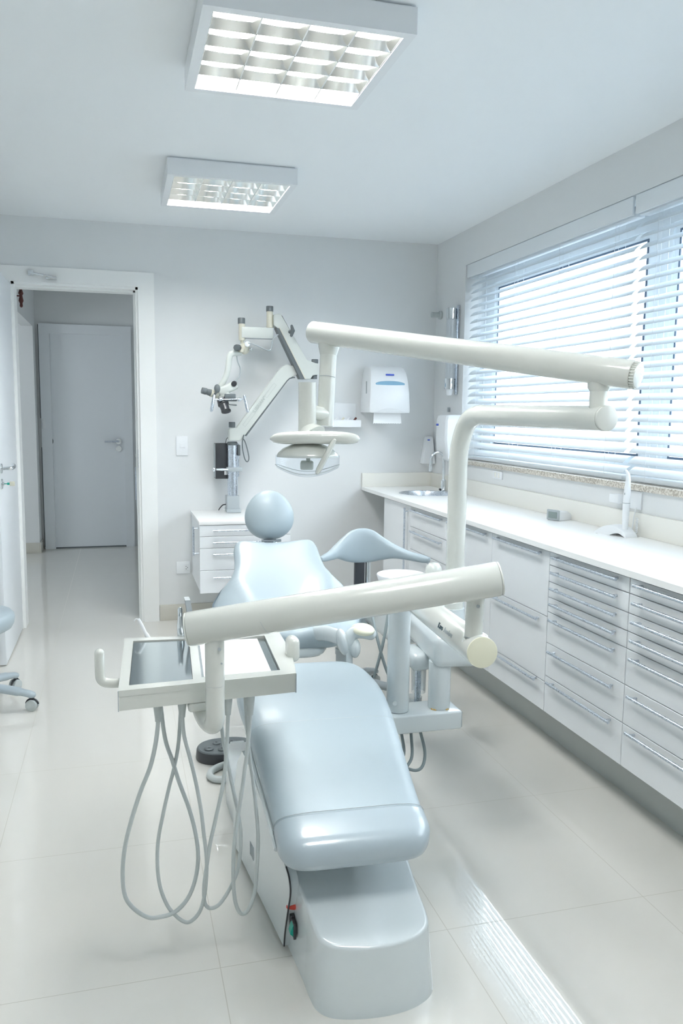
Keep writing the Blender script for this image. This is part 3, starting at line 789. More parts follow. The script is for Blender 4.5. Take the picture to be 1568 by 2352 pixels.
# outlined label panels and lettering on the lower arm
ux = V((0.265, 0, 0.35)).normalized(); uz = V((-0.35, 0, 0.265)).normalized()
lw = 5.1242
bm = B()
def seg2(bm, a, b, w=0.0012):
    a, b = V(a), V(b); d = (b-a).normalized(); n = V((-d.z, 0, d.x))*w/2
    rings(bm, [[a+n, b+n, b-n, a-n], [q+V((0, -0.0006, 0)) for q in (a+n, b+n, b-n, a-n)]])
def arm_pt(s, q): return V((0.737, lw, 1.237))+ux*s+uz*q
for s0, s1 in ((0.045, 0.150), (0.275, 0.375)):
    c = [arm_pt(s0, -0.008), arm_pt(s1, -0.008), arm_pt(s1, 0.012), arm_pt(s0, 0.012)]
    for i in range(4): seg2(bm, c[i], c[(i+1) % 4])
obj('label_outline', bm, m_ink2, arm)
bm = text_bm('LIBRIAN\u00b0', 0.030, frame3(arm_pt(0.213, 0.004)+V((0, -0.001, 0)), ux, uz)); obj('lettering', bm, m_ink2, arm)
# knobs
def vknob(x, z0, z1, r, y=5.155, m=m_dgrey, parent=None, name='knob'):
    bm = B(); lathe(bm, [(0, 0), (r, 0), (r, z1-z0-.003), (r-.002, z1-z0), (0, z1-z0)], (x, y, z0), 24); return obj(name, bm, m, parent or t)
vknob(0.691, 1.262, 1.297, 0.0205)
# upper arm (beam going from right elbow up to the left top)
bm = B(); prism(bm, [(0.948, 1.900), (0.948, 1.966), (0.985, 1.974), (1.000, 1.965), (1.158, 1.690), (1.200, 1.675), (1.240, 1.672), (1.240, 1.600), (1.196, 1.600), (1.190, 1.572), (1.145, 1.572), (0.975, 1.886)], 5.10, 5.165, 0.004); ua = obj('upper_arm', bm, m_lgrey, t)
bm = B(); prism(bm, [(0.962, 1.886), (0.985, 1.880), (1.152, 1.572), (1.118, 1.572)], 5.095, 5.17); obj('arm_channel', bm, m_dgrey, ua)
bm = B(); prism(bm, [(0.981, 1.885), (0.986, 1.885), (1.152, 1.576), (1.147, 1.572)], 5.092, 5.173); obj('arm_trim_strip', bm, m_beige, ua)
bm = B(); tube(bm, [mp3(0.928, 1.886, 5.13), mp3(0.928, 1.986, 5.13)], 0.0205, 24); obj('top_hinge', bm, m_beige, ua)
vknob(0.928, 1.986, 2.019, 0.0225, 5.13)
bm = B(); tube(bm, [mp3(1.218, 1.600, 5.13), mp3(1.218, 1.672, 5.13)], 0.022, 24); obj('elbow_hinge', bm, m_lgrey, ua)
vknob(1.220, 1.672, 1.700, 0.0215, 5.13); vknob(1.213, 1.575, 1.601, 0.022, 5.13)
bm = B(); tube(bm, [mp3(1.047, 1.862, 5.09), mp3(1.060, 1.868, 5.05)], 0.011, 12); tube(bm, [mp3(1.052, 1.895, 5.05), mp3(1.058, 1.866, 5.045), mp3(1.050, 1.836, 5.05)], [0.008, 0.014, 0.009], 12, rnd=2); obj('friction_knob', bm, m_dgrey, ua)
# link arm
bm = B(); box(bm, (0.748, 5.105, 1.818), (0.946, 5.155, 1.885), 0.004); lk = obj('link_arm', bm, m_lgrey, t)
bm = B(); box(bm, (0.77, 5.103, 1.816), (0.945, 5.157, 1.8185)); obj('link_seam', bm, m_grey, lk)
bm = B(); tube(bm, [mp3(0.753, 1.803, 5.13), mp3(0.753, 1.904, 5.13)], 0.0205, 24); tube(bm, [mp3(0.753, 1.785, 5.13), mp3(0.753, 1.805, 5.13)], 0.010, 16); obj('link_hinge', bm, m_beige, lk)
bm = B(); tube(bm, [mp3(0.930, 1.868, 5.13), mp3(0.930, 1.888, 5.13)], 0.012, 16); obj('hinge_pin', bm, m_chrome, lk)
vknob(0.750, 1.904, 1.940, 0.0225, 5.13)
# swivel and suspension
bm = B(); ell(bm, (0.766, 5.12, 1.752), 0.034, 0.030, 0.036, 24, 12); tube(bm, [mp3(0.745, 1.752, 5.1), mp3(0.742, 1.728, 5.1)], [0.022, 0.018], 16); sw = obj('swivel_joint', bm, m_beige, t)
bm = B(); cyl(bm, mp3(0.786, 1.782, 5.11), mp3(0.776, 1.776, 5.06), 0.017, 20, 0.003); obj('cable_port', bm, m_white, sw)
bm = B(); cyl(bm, mp3(0.728, 1.755, 5.09), mp3(0.705, 1.752, 5.06), 0.020, 8, 0.004); obj('lobed_knob', bm, m_dgrey, sw)
bm = B(); cyl(bm, mp3(0.795, 1.749, 5.1), mp3(0.812, 1.749, 5.09), 0.009, 14, 0.002); obj('side_knob', bm, m_chrome, sw)
bm = B(); tube(bm, spline([mp3(0.782, 1.782, 5.06), mp3(0.82, 1.774, 5.06), mp3(0.878, 1.752, 5.07), mp3(0.905, 1.742, 5.07), mp3(0.925, 1.748, 5.07), mp3(0.932, 1.79, 5.07), mp3(0.945, 1.826, 5.07), mp3(0.972, 1.842, 5.08)], 6), 0.004, 10); obj('light_cable', bm, m_grey, t)
bm = B(); tube(bm, spline([mp3(0.745, 1.728, 5.12), mp3(0.715, 1.724, 5.11), mp3(0.690, 1.720, 5.10), mp3(0.672, 1.700, 5.10), mp3(0.660, 1.620, 5.10), mp3(0.640, 1.560, 5.10), mp3(0.600, 1.495, 5.10)], 5), 0.0185, 16, sq=(0.7, 1)); obj('suspension_arm', bm, m_lgrey, t)
bm = B(); tube(bm, spline([mp3(0.716, 1.705, 5.10), mp3(0.722, 1.67, 5.10), mp3(0.738, 1.63, 5.10), mp3(0.735, 1.59, 5.10), mp3(0.718, 1.565, 5.09), mp3(0.700, 1.545, 5.08)], 6), 0.0042, 10); obj('lamp_cable', bm, m_grey, t)
# optical head
hd = mp3(0.655, 1.500, 5.06)
mt2 = rota(math.radians(-28), (0, 1, 0), hd)
bm = B(); box(bm, (0.585, 5.03, 1.475), (0.715, 5.10, 1.530), 0.012, 3, mtx=mt2); box(bm, (0.575, 5.03, 1.455), (0.65, 5.09, 1.490), 0.010, 3, mtx=mt2); hdo = obj('optical_head', bm, m_lgrey, t)
bm = B(); cyl(bm, mp3(0.693, 1.535, 5.055), mp3(0.686, 1.530, 5.02), 0.017, 20, 0.003); obj('lamp_port', bm, m_black, hdo)
bm = B(); tube(bm, [mp3(0.59, 1.462, 5.04), mp3(0.545, 1.474, 5.03)], 0.023, 20); obj('eyepiece_tube', bm, m_beige, hdo)
bm = B(); tube(bm, [mp3(0.546, 1.474, 5.03), mp3(0.520, 1.481, 5.025), mp3(0.517, 1.482, 5.025), mp3(0.492, 1.488, 5.02)], [0.021, 0.018, 0.021, 0.019], 20); obj('eyepiece', bm, m_dgrey, hdo)
bm = B(); ell(bm, (0.582, 5.00, 1.500), 0.019, 0.012, 0.026, 16, 10); tube(bm, [mp3(0.578, 1.478, 5.0), mp3(0.562, 1.458, 5.01)], 0.006, 10); obj('focus_knob', bm, m_dgrey, hdo)
bm = B(); box(bm, (0.628, 5.0, 1.432), (0.695, 5.03, 1.470), 0.004); box(bm, (0.622, 4.998, 1.425), (0.702, 5.032, 1.436), 0.002); obj('beam_splitter', bm, m_dgrey, hdo)
bm = B(); tube(bm, [mp3(0.618, 1.432, 5.04), mp3(0.622, 1.402, 5.02), mp3(0.624, 1.400, 5.02), mp3(0.634, 1.366, 5.0)], [0.034, 0.034, 0.028, 0.027], 28); lathe(bm, [(0.030, -.004), (0.030, 0.004), (0.024, 0.004), (0.024, -0.004)], (0, 0, 0), 28, mtx=frame3((0.635, 5.0, 1.364), (1, 0, 0.25), (0, 1, 0.4)), cap=False); obj('objective_lens', bm, m_black, hdo)
bm = B(); tube(bm, [mp3(0.650, 1.405, 5.0), mp3(0.695, 1.402, 4.99)], [0.003, 0.005], 10, rnd=2); obj('focus_lever', bm, m_dgrey, hdo)
bm = B(); tube(bm, [mp3(0.565, 1.432, 4.995), mp3(0.745, 1.440, 4.995)], 0.004, 10)
for x in (0.603, 0.715): cyl(bm, mp3(x-.010, 1.434, 4.995), mp3(x+.010, 1.436, 4.995), 0.012, 10, 0.003)
hb = obj('handle_bar', bm, m_alu, hdo)
for a_, b_ in (((0.561, 1.457), (0.544, 1.368)), ((0.745, 1.457), (0.764, 1.366))):
    bm = B(); tube(bm, [mp3(*a_, 4.985), mp3(*b_, 4.98)], [0.0085, 0.0095], 14, rnd=3); obj('hand_grip', bm, m_alu, hdo)
bm = B(); tube(bm, spline([mp3(0.755, 1.195, 5.12), mp3(0.768, 1.175, 5.12), mp3(0.782, 1.13, 5.12), mp3(0.792, 1.08, 5.12), mp3(0.790, 1.056, 5.12), mp3(0.779, 1.048, 5.12), mp3(0.765, 1.070, 5.12), mp3(0.753, 1.13, 5.12), mp3(0.752, 1.175, 5.12), mp3(0.762, 1.218, 5.12)], 6), 0.0035, 10)
tube(bm, spline([mp3(1.0, 1.535, 5.16), mp3(1.05, 1.577, 5.17), mp3(1.10, 1.584, 5.18)], 5), 0.004, 8); obj('cable_loop', bm, m_dgrey, t)

# ================================================================== DENTAL CHAIR
# local frame: s runs from the foot towards the headrest, w to the window side
AX = V((0.048, 0.999, 0)).normalized(); WX = V((0.999, -0.048, 0)).normalized(); O0 = V((0.530, 1.75, 0))
def ch(s, w, z): return O0+AX*s+WX*w+V((0, 0, z))
chair = thing('dental_chair', 'reclined dental chair with blue-grey upholstery on a white glossy base', 'dental chair', (0.56, 2.3, 0))

def cushion(bm, st, n=40, ex=0.45, ez=0.75, endk=5, e0=0.10, e1=0.10, dish=0.0):
    """st: stations (s, z_mid, halfwidth, halfthick). Rings stand square to the path; ends are rounded over lengths e0, e1"""
    P_ = spline([V((a[0], a[1], 0)) for a in st], 8)
    H_ = spline([V((a[2], a[3], 0)) for a in st], 8)
    L = [0]
    for i in range(1, len(P_)): L.append(L[-1]+(P_[i]-P_[i-1]).length)
    tot = L[-1]
    out = []
    for i, p in enumerate(P_):
        a = P_[max(i-1, 0)]; b = P_[min(i+1, len(P_)-1)]
        d = (b-a).normalized(); nrm = V((-d.y, d.x, 0))
        hw, ht = H_[i].x, H_[i].y
        kx = kz = 1.0
        d0 = L[i]/e0; d1 = (tot-L[i])/e1
        for dd in (d0, d1):
            if dd < 1:
                kx *= 1-0.30*(1-math.sqrt(max(0, 1-(1-dd)**2)))
                kz *= max(0.04, math.sqrt(max(0, 1-(1-min(1, dd*1.6))**2))) if dd*1.6 < 1 else 1
        r = []
        for k in range(n):
            t_ = 2*PI*k/n
            w = hw*kx*spow(math.cos(t_), ex)
            q = ht*kz*spow(math.sin(t_), ez)
            if dish and q > 0: q -= dish*(1-(w/hw)**2)
            r.append(ch(p.x+nrm.x*q, w, p.y+nrm.y*q))
        out.append(r)
    return rings(bm, out)
# seat and leg rest, one upholstered surface
bm = B(); cushion(bm, [(0.040, 0.335, 0.187, 0.040), (0.12, 0.357, 0.190, 0.041), (0.22, 0.384, 0.197, 0.042), (0.34, 0.420, 0.206, 0.043), (0.46, 0.452, 0.216, 0.045), (0.60, 0.470, 0.226, 0.048), (0.74, 0.475, 0.222, 0.050), (0.88, 0.476, 0.195, 0.052)], e0=0.05, e1=0.10, ex=0.35, ez=0.62)
seat = obj('seat_cushion', bm, m_vinyl, chair, 80)
bm = B()
def sect(s_, z_, hw, ht, tl):
    d = V((math.cos(tl), math.sin(tl), 0)); q_ = []
    for k in range(48):
        a = 2*PI*k/48
        w = hw*spow(math.cos(a), 0.35); q = ht*spow(math.sin(a), 0.62)
        q_.append(ch(s_-d.y*q, w, z_+d.x*q))
    return q_
tube(bm, sect(0.088, 0.3483, 0.1915, 0.0440, 0.27), 0.0009, 6, closed=True)
obj('foot_seam', bm, m_grey, seat)
bm = B(); tube(bm, sect(0.43, 0.4440, 0.2138, 0.0452, 0.23), 0.0009, 6, closed=True)
obj('seat_seam', bm, m_hose, seat)
bm = B(); cushion(bm, [(-0.030, 0.312, 0.180, 0.044), (0.02, 0.328, 0.189, 0.046), (0.062, 0.341, 0.1905, 0.0455), (0.085, 0.3475, 0.191, 0.0435)], e0=0.075, e1=0.004, ex=0.35, ez=0.62)
obj('foot_cover', bm, m_vinyl2, chair, 80)
# shell under the leg rest and seat
bm = B(); cushion(bm, [(0.10, 0.310, 0.165, 0.018), (0.22, 0.335, 0.185, 0.024), (0.34, 0.368, 0.196, 0.028), (0.46, 0.400, 0.206, 0.030), (0.60, 0.415, 0.212, 0.032), (0.80, 0.415, 0.19, 0.03)], e0=0.05, e1=0.06, ex=0.3)
shell = obj('seat_shell', bm, m_plas2, chair, 80)
bm = B(); tube(bm, [ch(0.05, -0.190, 0.318), ch(0.22, -0.200, 0.362), ch(0.42, -0.217, 0.425)], 0.006, 8); obj('edge_trim', bm, m_plas2, chair)
bm = B(); tube(bm, [ch(0.05, 0.190, 0.318), ch(0.22, 0.200, 0.362), ch(0.42, 0.217, 0.425)], 0.006, 8); obj('edge_trim', bm, m_plas2, chair)

# backrest: grid between silhouette curves
def lerp_tab(tab, x):
    for (x0, y0), (x1, y1) in zip(tab, tab[1:]):
        if x <= x1:
            u = (x-x0)/(x1-x0); u = max(0, min(1, u)); u = u*u*(3-2*u)*0.35+u*0.65
            return y0+(y1-y0)*u
    return tab[-1][1]
hwt = [(0, 0.150), (0.06, 0.212), (0.15, 0.262), (0.30, 0.290), (0.42, 0.284), (0.52, 0.255), (0.62, 0.205), (0.70, 0.186), (0.80, 0.180), (0.90, 0.178), (0.96, 0.170), (1.0, 0.145)]
def back_pt(u, v, side):
    """u in -1..1 across, v 0..1 up; side +1 front, -1 rear"""
    hw = lerp_tab(hwt, v)
    s = 1.05+0.575*v
    z = 0.528+0.275*v
    w = u*hw
    nrm = V((0, -0.43, 0.90))          # in (w, s, z)
    # centre pad slightly hollow, wings fall away beyond a diagonal ridge
    cw = 0.172*max(0.0, min(1.0, (v-0.02)/0.62))**0.62 if v < 0.64 else 0.172
    a = abs(w)
    h = 0.0
    h -= 0.016*(1-min(1, (a/max(cw, 0.02)))**2)*min(1, v*3)
    if a > cw and v < 0.66:
        e = (a-cw)/max(0.29-cw, 0.01)
        h += 0.010*math.sin(min(1, e*3)*PI*0.5)*math.exp(-e*2)-0.045*e**1.4
    edge = (1-abs(u)**6)**0.5 if abs(u) < 1 else 0
    ve = min(v/0.05, (1-v)/0.05, 1); ve = math.sqrt(max(0, 1-(1-ve)**2))
    th = 0.040*edge*ve
    if side > 0: q = th+h
    else: q = -th*1.1+h*0.5
    if v > 0.85:
        s += 0.022*((a/0.18)**2)*(v-0.85)/0.15
        z += 0.010*((a/0.18)**2)*(v-0.85)/0.15
    wob = 0.022
    return ch(s+nrm.y*q, w+wob, z+nrm.z*q)
bm = B()
NU, NV = 40, 44
us = [math.sin(PI/2*(-1+2*i/NU)) for i in range(NU+1)]
vv = [0.5-0.5*math.cos(PI*j/NV) for j in range(NV+1)]
F_ = [[bm.verts.new(back_pt(u, v, 1)) for u in us] for v in vv]
R_ = [[bm.verts.new(back_pt(u, v, -1)) for u in us] for v in vv]
for G in (F_, R_):
    for j in range(NV):
        for i in range(NU):
            bm.faces.new((G[j][i], G[j][i+1], G[j+1][i+1], G[j+1][i]))
for j in range(NV):
    for i in (0, NU): bm.faces.new((F_[j][i], F_[j+1][i], R_[j+1][i], R_[j][i]))
for i in range(NU):
    for j in (0, NV): bm.faces.new((F_[j][i], F_[j][i+1], R_[j][i+1], R_[j][i]))
bmesh.ops.remove_doubles(bm, verts=bm.verts, dist=0.0006)
backr = obj('backrest', bm, m_vinyl, chair, 80)
# rear shell of the backrest and its link to the seat
bm = B(); cushion(bm, [(1.06, 0.478, 0.13, 0.022), (1.20, 0.535, 0.17, 0.028), (1.40, 0.635, 0.15, 0.026), (1.58, 0.725, 0.12, 0.022)], e0=0.05, e1=0.06); obj('back_shell', bm, m_plas2, chair, 80)
bm = B()
tube(bm, [ch(0.82, -0.12, 0.425), ch(0.98, -0.12, 0.44), ch(1.12, -0.12, 0.50)], 0.022, 14, rnd=3)
obj('back_hinge', bm, m_plas2, chair)
# headrest
hc = ch(1.70, 0.010, 0.918)
bm = B()
rs = []
for i in range(25):
    t_ = -PI/2*0.99+PI*0.99*i/24
    zz = math.sin(t_); rr_ = math.cos(t_)
    rr_ *= 1.0-0.10*zz
    rs.append([hc+V((0.107*rr_*math.cos(a), 0.060*rr_*math.sin(a), 0.108*zz)) for a in [2*PI*k/36 for k in range(36)]])
rings(bm, rs)
bmesh.ops.transform(bm, matrix=rota(math.radians(-12), (1, 0, 0), hc), verts=bm.verts)
obj('headrest', bm, m_vinyl, chair, 80)
bm = B(); tube(bm, [ch(1.60, 0.012, 0.74), ch(1.68, 0.012, 0.80), ch(1.72, 0.012, 0.86)], 0.018, 12, sq=(1.6, 0.6)); tube(bm, [ch(1.655, -0.03, 0.812), ch(1.655, 0.055, 0.812)], 0.006, 10); obj('headrest_stem', bm, m_chrome, chair)
# armrest on the window side
ar = thing  # (kept as parts of the chair)
bm = B(); ell(bm, (0.812, 2.66, 0.606), 0.040, 0.060, 0.018, 24, 12); pad = obj('armrest', bm, m_cream, chair, 60)
bm = B(); tube(bm, spline([(0.838, 2.655, 0.590), (0.800, 2.66, 0.598), (0.775, 2.665, 0.590), (0.768, 2.665, 0.565), (0.770, 2.665, 0.545)], 5), [0.022]*4+[0.023]*13+[0.02]*4, 16, rnd=4); obj('armrest_bracket', bm, m_plas2, chair, 60)
bm = B(); ell(bm, (0.742, 2.672, 0.562), 0.021, 0.034, 0.050, 20, 12, mtx=rota(math.radians(-14), (0, 1, 0), (0.742, 2.672, 0.562))); obj('armrest_joint', bm, m_plas2, chair, 60)
bm = B(); ell(bm, (0.783, 2.66, 0.542), 0.020, 0.032, 0.036, 20, 12); obj('armrest_joint', bm, m_plas2, chair, 60)
bm = B(); tube(bm, [(0.764, 2.665, 0.56), (0.764, 2.655, 0.44)], 0.012, 12, sq=(1.5, 0.8)); obj('armrest_post', bm, m_plas2, chair)
bm = B(); tube(bm, spline([(0.74, 2.675, 0.575), (0.70, 2.75, 0.575), (0.66, 2.86, 0.545)], 5), 0.020, 14, sq=(0.8, 1.4), rnd=3); obj('armrest_link', bm, m_plas2, chair, 60)

# base: glossy nose at the foot end, taller body behind, side cover
bm = B()
def nose_outline(k, ins=0.0):
    """plan outline of the nose (k 0 at the floor, 1 at the lip), moved inwards by ins"""
    dy = 0.020*k; dl = 0.009*k; dr = -0.012*k; yb = 2.30
    front = [(0.400+dl, 1.76), (0.402+dl, 1.70), (0.409+dl, 1.658+dy*.5), (0.432+dl*.7, 1.629+dy*.8), (0.475+dl*.3, 1.612+dy), (0.53, 1.603+dy), (0.58, 1.602+dy), (0.63+dr*.4, 1.611+dy), (0.672+dr*.8, 1.632+dy*.8), (0.694+dr, 1.660+dy*.5), (0.702+dr, 1.70), (0.706+dr, 1.76)]
    pts = [(0.360, yb), (0.376, 2.08), (0.392+dl*.5, 1.88)]+[(q.x, q.y) for q in spline([V((x, y, 0)) for x, y in front], 5)]+[(0.712+dr*.5, 1.88), (0.722, 2.08), (0.732, yb)]
    if ins:
        out = []
        n = len(pts)
        for q in range(n):
            ax_, ay_ = pts[max(q-1, 0)]; bx_, by_ = pts[min(q+1, n-1)]
            tx, ty = bx_-ax_, by_-ay_; l = math.hypot(tx, ty)
            out.append((pts[q][0]-ty/l*ins, pts[q][1]+tx/l*ins))
        out[0] = (out[0][0], yb); out[-1] = (out[-1][0], yb)
        pts = out
    return pts
def nose_top(x, y):
    s_ = max(0.0, y-1.63)
    return 0.160+0.22*s_+0.25*max(0, y-1.9)-0.030*max(0, (x-0.60)/0.1)**2*0.2
rs = []
for zf in (0.0, 0.02, 0.3, 0.6, 0.85):
    rs.append([V((x, y, zf*(nose_top(x, y)-0.009))) for x, y in nose_outline(zf)])
for i_ in range(7):
    a = PI/2*i_/6; R_0 = 0.009
    rs.append([V((x, y, nose_top(x, y)-R_0+R_0*math.sin(a))) for x, y in nose_outline(1.0, R_0*(1-math.cos(a)))])
last = rs[-1]
for f in (0.3, 0.65, 0.97):
    rs.append([V((p_.x+(0.55-p_.x)*f, p_.y, nose_top(p_.x, p_.y))) for p_ in last])
rings(bm, rs)
bnose = obj('base', bm, m_plas2, chair, 50)
# tall body under the seat
def body_sec(y, xl, xr, zt, r=0.03, zb=0.0):
    return [V((xl, y, zb)), V((xl, y, zt-r)), V((xl+r*0.3, y, zt-r*0.3)), V((xl+r, y, zt)), V((xr-r, y, zt)), V((xr-r*0.3, y, zt-r*0.3)), V((xr, y, zt-r)), V((xr, y, zb))]
bm = B(); rings(bm, [body_sec(1.935, 0.392, 0.70, 0.265), body_sec(1.96, 0.385, 0.71, 0.29), body_sec(2.10, 0.372, 0.72, 0.335), body_sec(2.25, 0.365, 0.73, 0.375), body_sec(2.45, 0.37, 0.735, 0.40), body_sec(2.66, 0.40, 0.72, 0.40), body_sec(2.70, 0.42, 0.70, 0.38)])
bmesh.ops.bevel(bm, geom=[e for e in bm.edges if len(e.link_faces) == 2 and e.calc_face_angle(0) > 0.9], offset=0.02, segments=4, affect='EDGES')
bb = obj('base_cover', bm, m_plas2, chair, 50)
# side panel standing proud of the left side, with its rounded dark-edged front
sp = []
pl2 = [(1.885, 0.012), (1.878, 0.05), (1.862, 0.10), (1.848, 0.14), (1.835, 0.175), (1.833, 0.20), (1.845, 0.222), (1.87, 0.235), (1.95, 0.262), (2.08, 0.300), (2.20, 0.345), (2.30, 0.36), (2.36, 0.30), (2.40, 0.20), (2.42, 0.012)]
def sidex(y): return 0.405-0.020-0.062*(y-1.83)/0.6
bm = B()
rings(bm, [[V((sidex(y)-0.004, y, z)) for y, z in pl2], [V((sidex(y)+0.02, y, z)) for y, z in pl2]])
spn = obj('side_panel', bm, m_plas2, chair)
bm = B(); tube(bm, spline([(sidex(y)-0.002, y-0.002, z) for y, z in pl2[:8]], 4), 0.0022, 8); obj('panel_gap', bm, m_black, spn)
bm = B()
for i in range(5):
    y = 2.17+i*0.009
    box(bm, (sidex(y)-0.0055, y, 0.085), (sidex(y)-0.0035, y+0.004, 0.125))
obj('vent_slots', bm, m_grey, spn)
# rear floor plate of the base
bm = B(); rings(bm, [body_sec(2.40, 0.345, 0.76, 0.13, 0.02), body_sec(2.70, 0.335, 0.77, 0.13, 0.02), body_sec(2.98, 0.36, 0.74, 0.10, 0.02), body_sec(3.04, 0.40, 0.70, 0.07, 0.02)]); obj('base_foot', bm, m_plas2, chair, 50)
bm = B(); box(bm, (0.395, 2.96, 0.03), (0.45, 3.06, 0.075), 0.004); obj('pedal_bracket', bm, m_hose, chair)
# controls low on the left side of the nose
bm = B(); tube(bm, [(0.402, 1.852, 0.138), (0.394, 1.852, 0.138), (0.382, 1.852, 0.138)], [0.0095, 0.0095, 0.0062], 16, rnd=2); obj('red_knob', bm, m_red, chair, label='red knob')
bm = B(); box(bm, (0.386, 1.846, 0.084), (0.396, 1.862, 0.116), 0.001); obj('power_inlet', bm, m_black, chair)
bm = B(); box(bm, (0.388, 1.818, 0.070), (0.395, 1.846, 0.112), 0.001); sb_ = obj('power_switch', bm, m_black, chair)
bm = B(); prism_pts = [(0.389, 0.075), (0.380, 0.085), (0.386, 0.104), (0.389, 0.107)]
rings(bm, [[V((x, y, z)) for x, z in prism_pts] for y in (1.821, 1.843)]); obj('rocker', bm, m_green, sb_, label='green rocker')

# ================================================================== DELIVERY UNIT
du = thing('delivery_unit', 'instrument delivery unit: tray with hanging hoses on a thick white swing arm', 'instrument unit', (0.855, 2.402, 0.402))
# horizontal mounting beam from the chair, column and lower arm
bm = B(); box(bm, (0.70, 2.345, 0.342), (1.058, 2.468, 0.402), 0.006, 3); beam = obj('mounting_beam', bm, m_plas2, du)
bm = B(); box(bm, (1.0575, 2.349, 0.346), (1.0605, 2.464, 0.398), 0.001); obj('end_plate', bm, m_grey, beam)
bm = B(); cyl(bm, (0.855, 2.402, 0.4035), (0.855, 2.402, 0.800), 0.0365, 36, 0.004); colm = obj('column', bm, m_plas2, du)
bm = B(); tube(bm, [(0.855, 2.402, 0.402), (0.855, 2.402, 0.4036)], 0.0355, 36); obj('column_foot_gap', bm, m_grey, colm)
bm = B(); cyl(bm, (0.835, 2.373, 0.438), (0.8335, 2.369, 0.438), 0.007, 16); obj('screw_cover', bm, m_plas2, colm)
a0, a1 = V((0.770, 1.612, 0.834)), V((0.862, 2.43, 0.800))
bm = B(); cyl(bm, a0, a1, 0.0355, 40, 0.003); la = obj('lower_arm', bm, m_plas, du)
dA = (a0-a1).normalized()
bm = B(); cyl(bm, a0+dA*0.0, a0+dA*0.005, 0.0352, 40, 0.001); obj('end_cap', bm, m_cream, la, label='cream end cap')
# lettering on the lower arm, facing up-left
dirA = (a0-a1).normalized(); side_ = dirA.cross(V((0, 0, 1))).normalized()
if side_.x > 0: side_ = -side_
nr = (side_*0.93+V((0, 0, 0.30))).normalized()
pos = a0-dirA*0.185+nr*0.0362
xd = dirA; yd = nr.cross(xd)
bm = text_bm('Kavo', 0.020, frame3(pos-dirA*0.030, xd, yd)); obj('lettering', bm, m_ink, la)
bm = text_bm('Amadeus', 0.018, frame3(pos+dirA*0.035, xd, yd)); obj('lettering', bm, m_grey, la)
# vertical pivot between lower and upper arm
bm = B(); cyl(bm, (0.766, 1.650, 0.862), (0.766, 1.644, 0.965), 0.0205, 32); pv = obj('pivot_post', bm, m_plas, du)
bm = B(); tube(bm, [(0.766, 1.650, 0.860), (0.766, 1.650, 0.862)], 0.0208, 32); obj('pivot_gap', bm, m_grey, pv)
bm = B(); tube(bm, [(0.768, 1.652, 0.850), (0.766, 1.650, 0.860)], [0.027, 0.0225], 32); box(bm, (0.775, 1.648, 0.838), (0.806, 1.70, 0.862), 0.008, 3); obj('pivot_collar', bm, m_plas, pv)
bm = B(); cyl(bm, (0.763, 1.625, 0.936), (0.763, 1.622, 0.936), 0.004, 14); cyl(bm, (0.763, 1.622, 0.936), (0.763, 1.6212, 0.936), 0.0022, 10); obj('screw', bm, m_grey, pv)
# upper arm
b0, b1 = V((0.140, 1.783, 0.880)), V((0.806, 1.613, 0.999))
dB = (b1-b0).normalized()
bm = B(); cyl(bm, b0, b1, 0.0385, 44, 0.003); uarm = obj('upper_arm', bm, m_plas, du)
bm = B(); cyl(bm, b0-dB*0.004, b0+dB*0.0, 0.0375, 44, 0.001); obj('end_cap', bm, m_plas, uarm)
bm = B(); cyl(bm, b1, b1+dB*0.004, 0.0375, 44, 0.001); obj('end_cap', bm, m_plas, uarm)
bm = B(); pp = b0+dB*0.155; tube(bm, [pp+(V((0, 0, 1)).cross(dB).normalized()*math.cos(a)+dB.cross(V((0, 0, 1)).cross(dB)).normalized()*math.sin(a))*0.0386+dB*0.012*(a-PI*0.75) for a in [PI*(1.75-0.75*k/10) for k in range(11)]], 0.0005, 5)
obj('seam', bm, m_grey, uarm)
# front post and hook under the tray
bm = B(); tube(bm, [(0.195, 1.765, 0.862), (0.195, 1.762, 0.755)], 0.0215, 32); fp = obj('tray_post', bm, m_plas, du)
bm = B(); cyl(bm, (0.203, 1.741, 0.842), (0.203, 1.7385, 0.842), 0.004, 14); obj('screw', bm, m_grey, fp)
bm = B(); cyl(bm, (0.208, 1.7455, 0.808), (0.2085, 1.7435, 0.808), 0.0022, 10); obj('screw', bm, m_grey, fp)
bm = B(); tube(bm, spline([(0.195, 1.762, 0.753), (0.195, 1.762, 0.71), (0.195, 1.763, 0.680), (0.192, 1.772, 0.660), (0.186, 1.800, 0.652), (0.178, 1.835, 0.655), (0.172, 1.86, 0.672), (0.170, 1.875, 0.69)], 6), 0.0212, 28, rnd=3); obj('tray_hook', bm, m_plas, du, 60)
bm = B(); tube(bm, [(0.195, 1.762, 0.753), (0.195, 1.762, 0.755)], 0.0208, 32); obj('post_gap', bm, m_grey, fp)
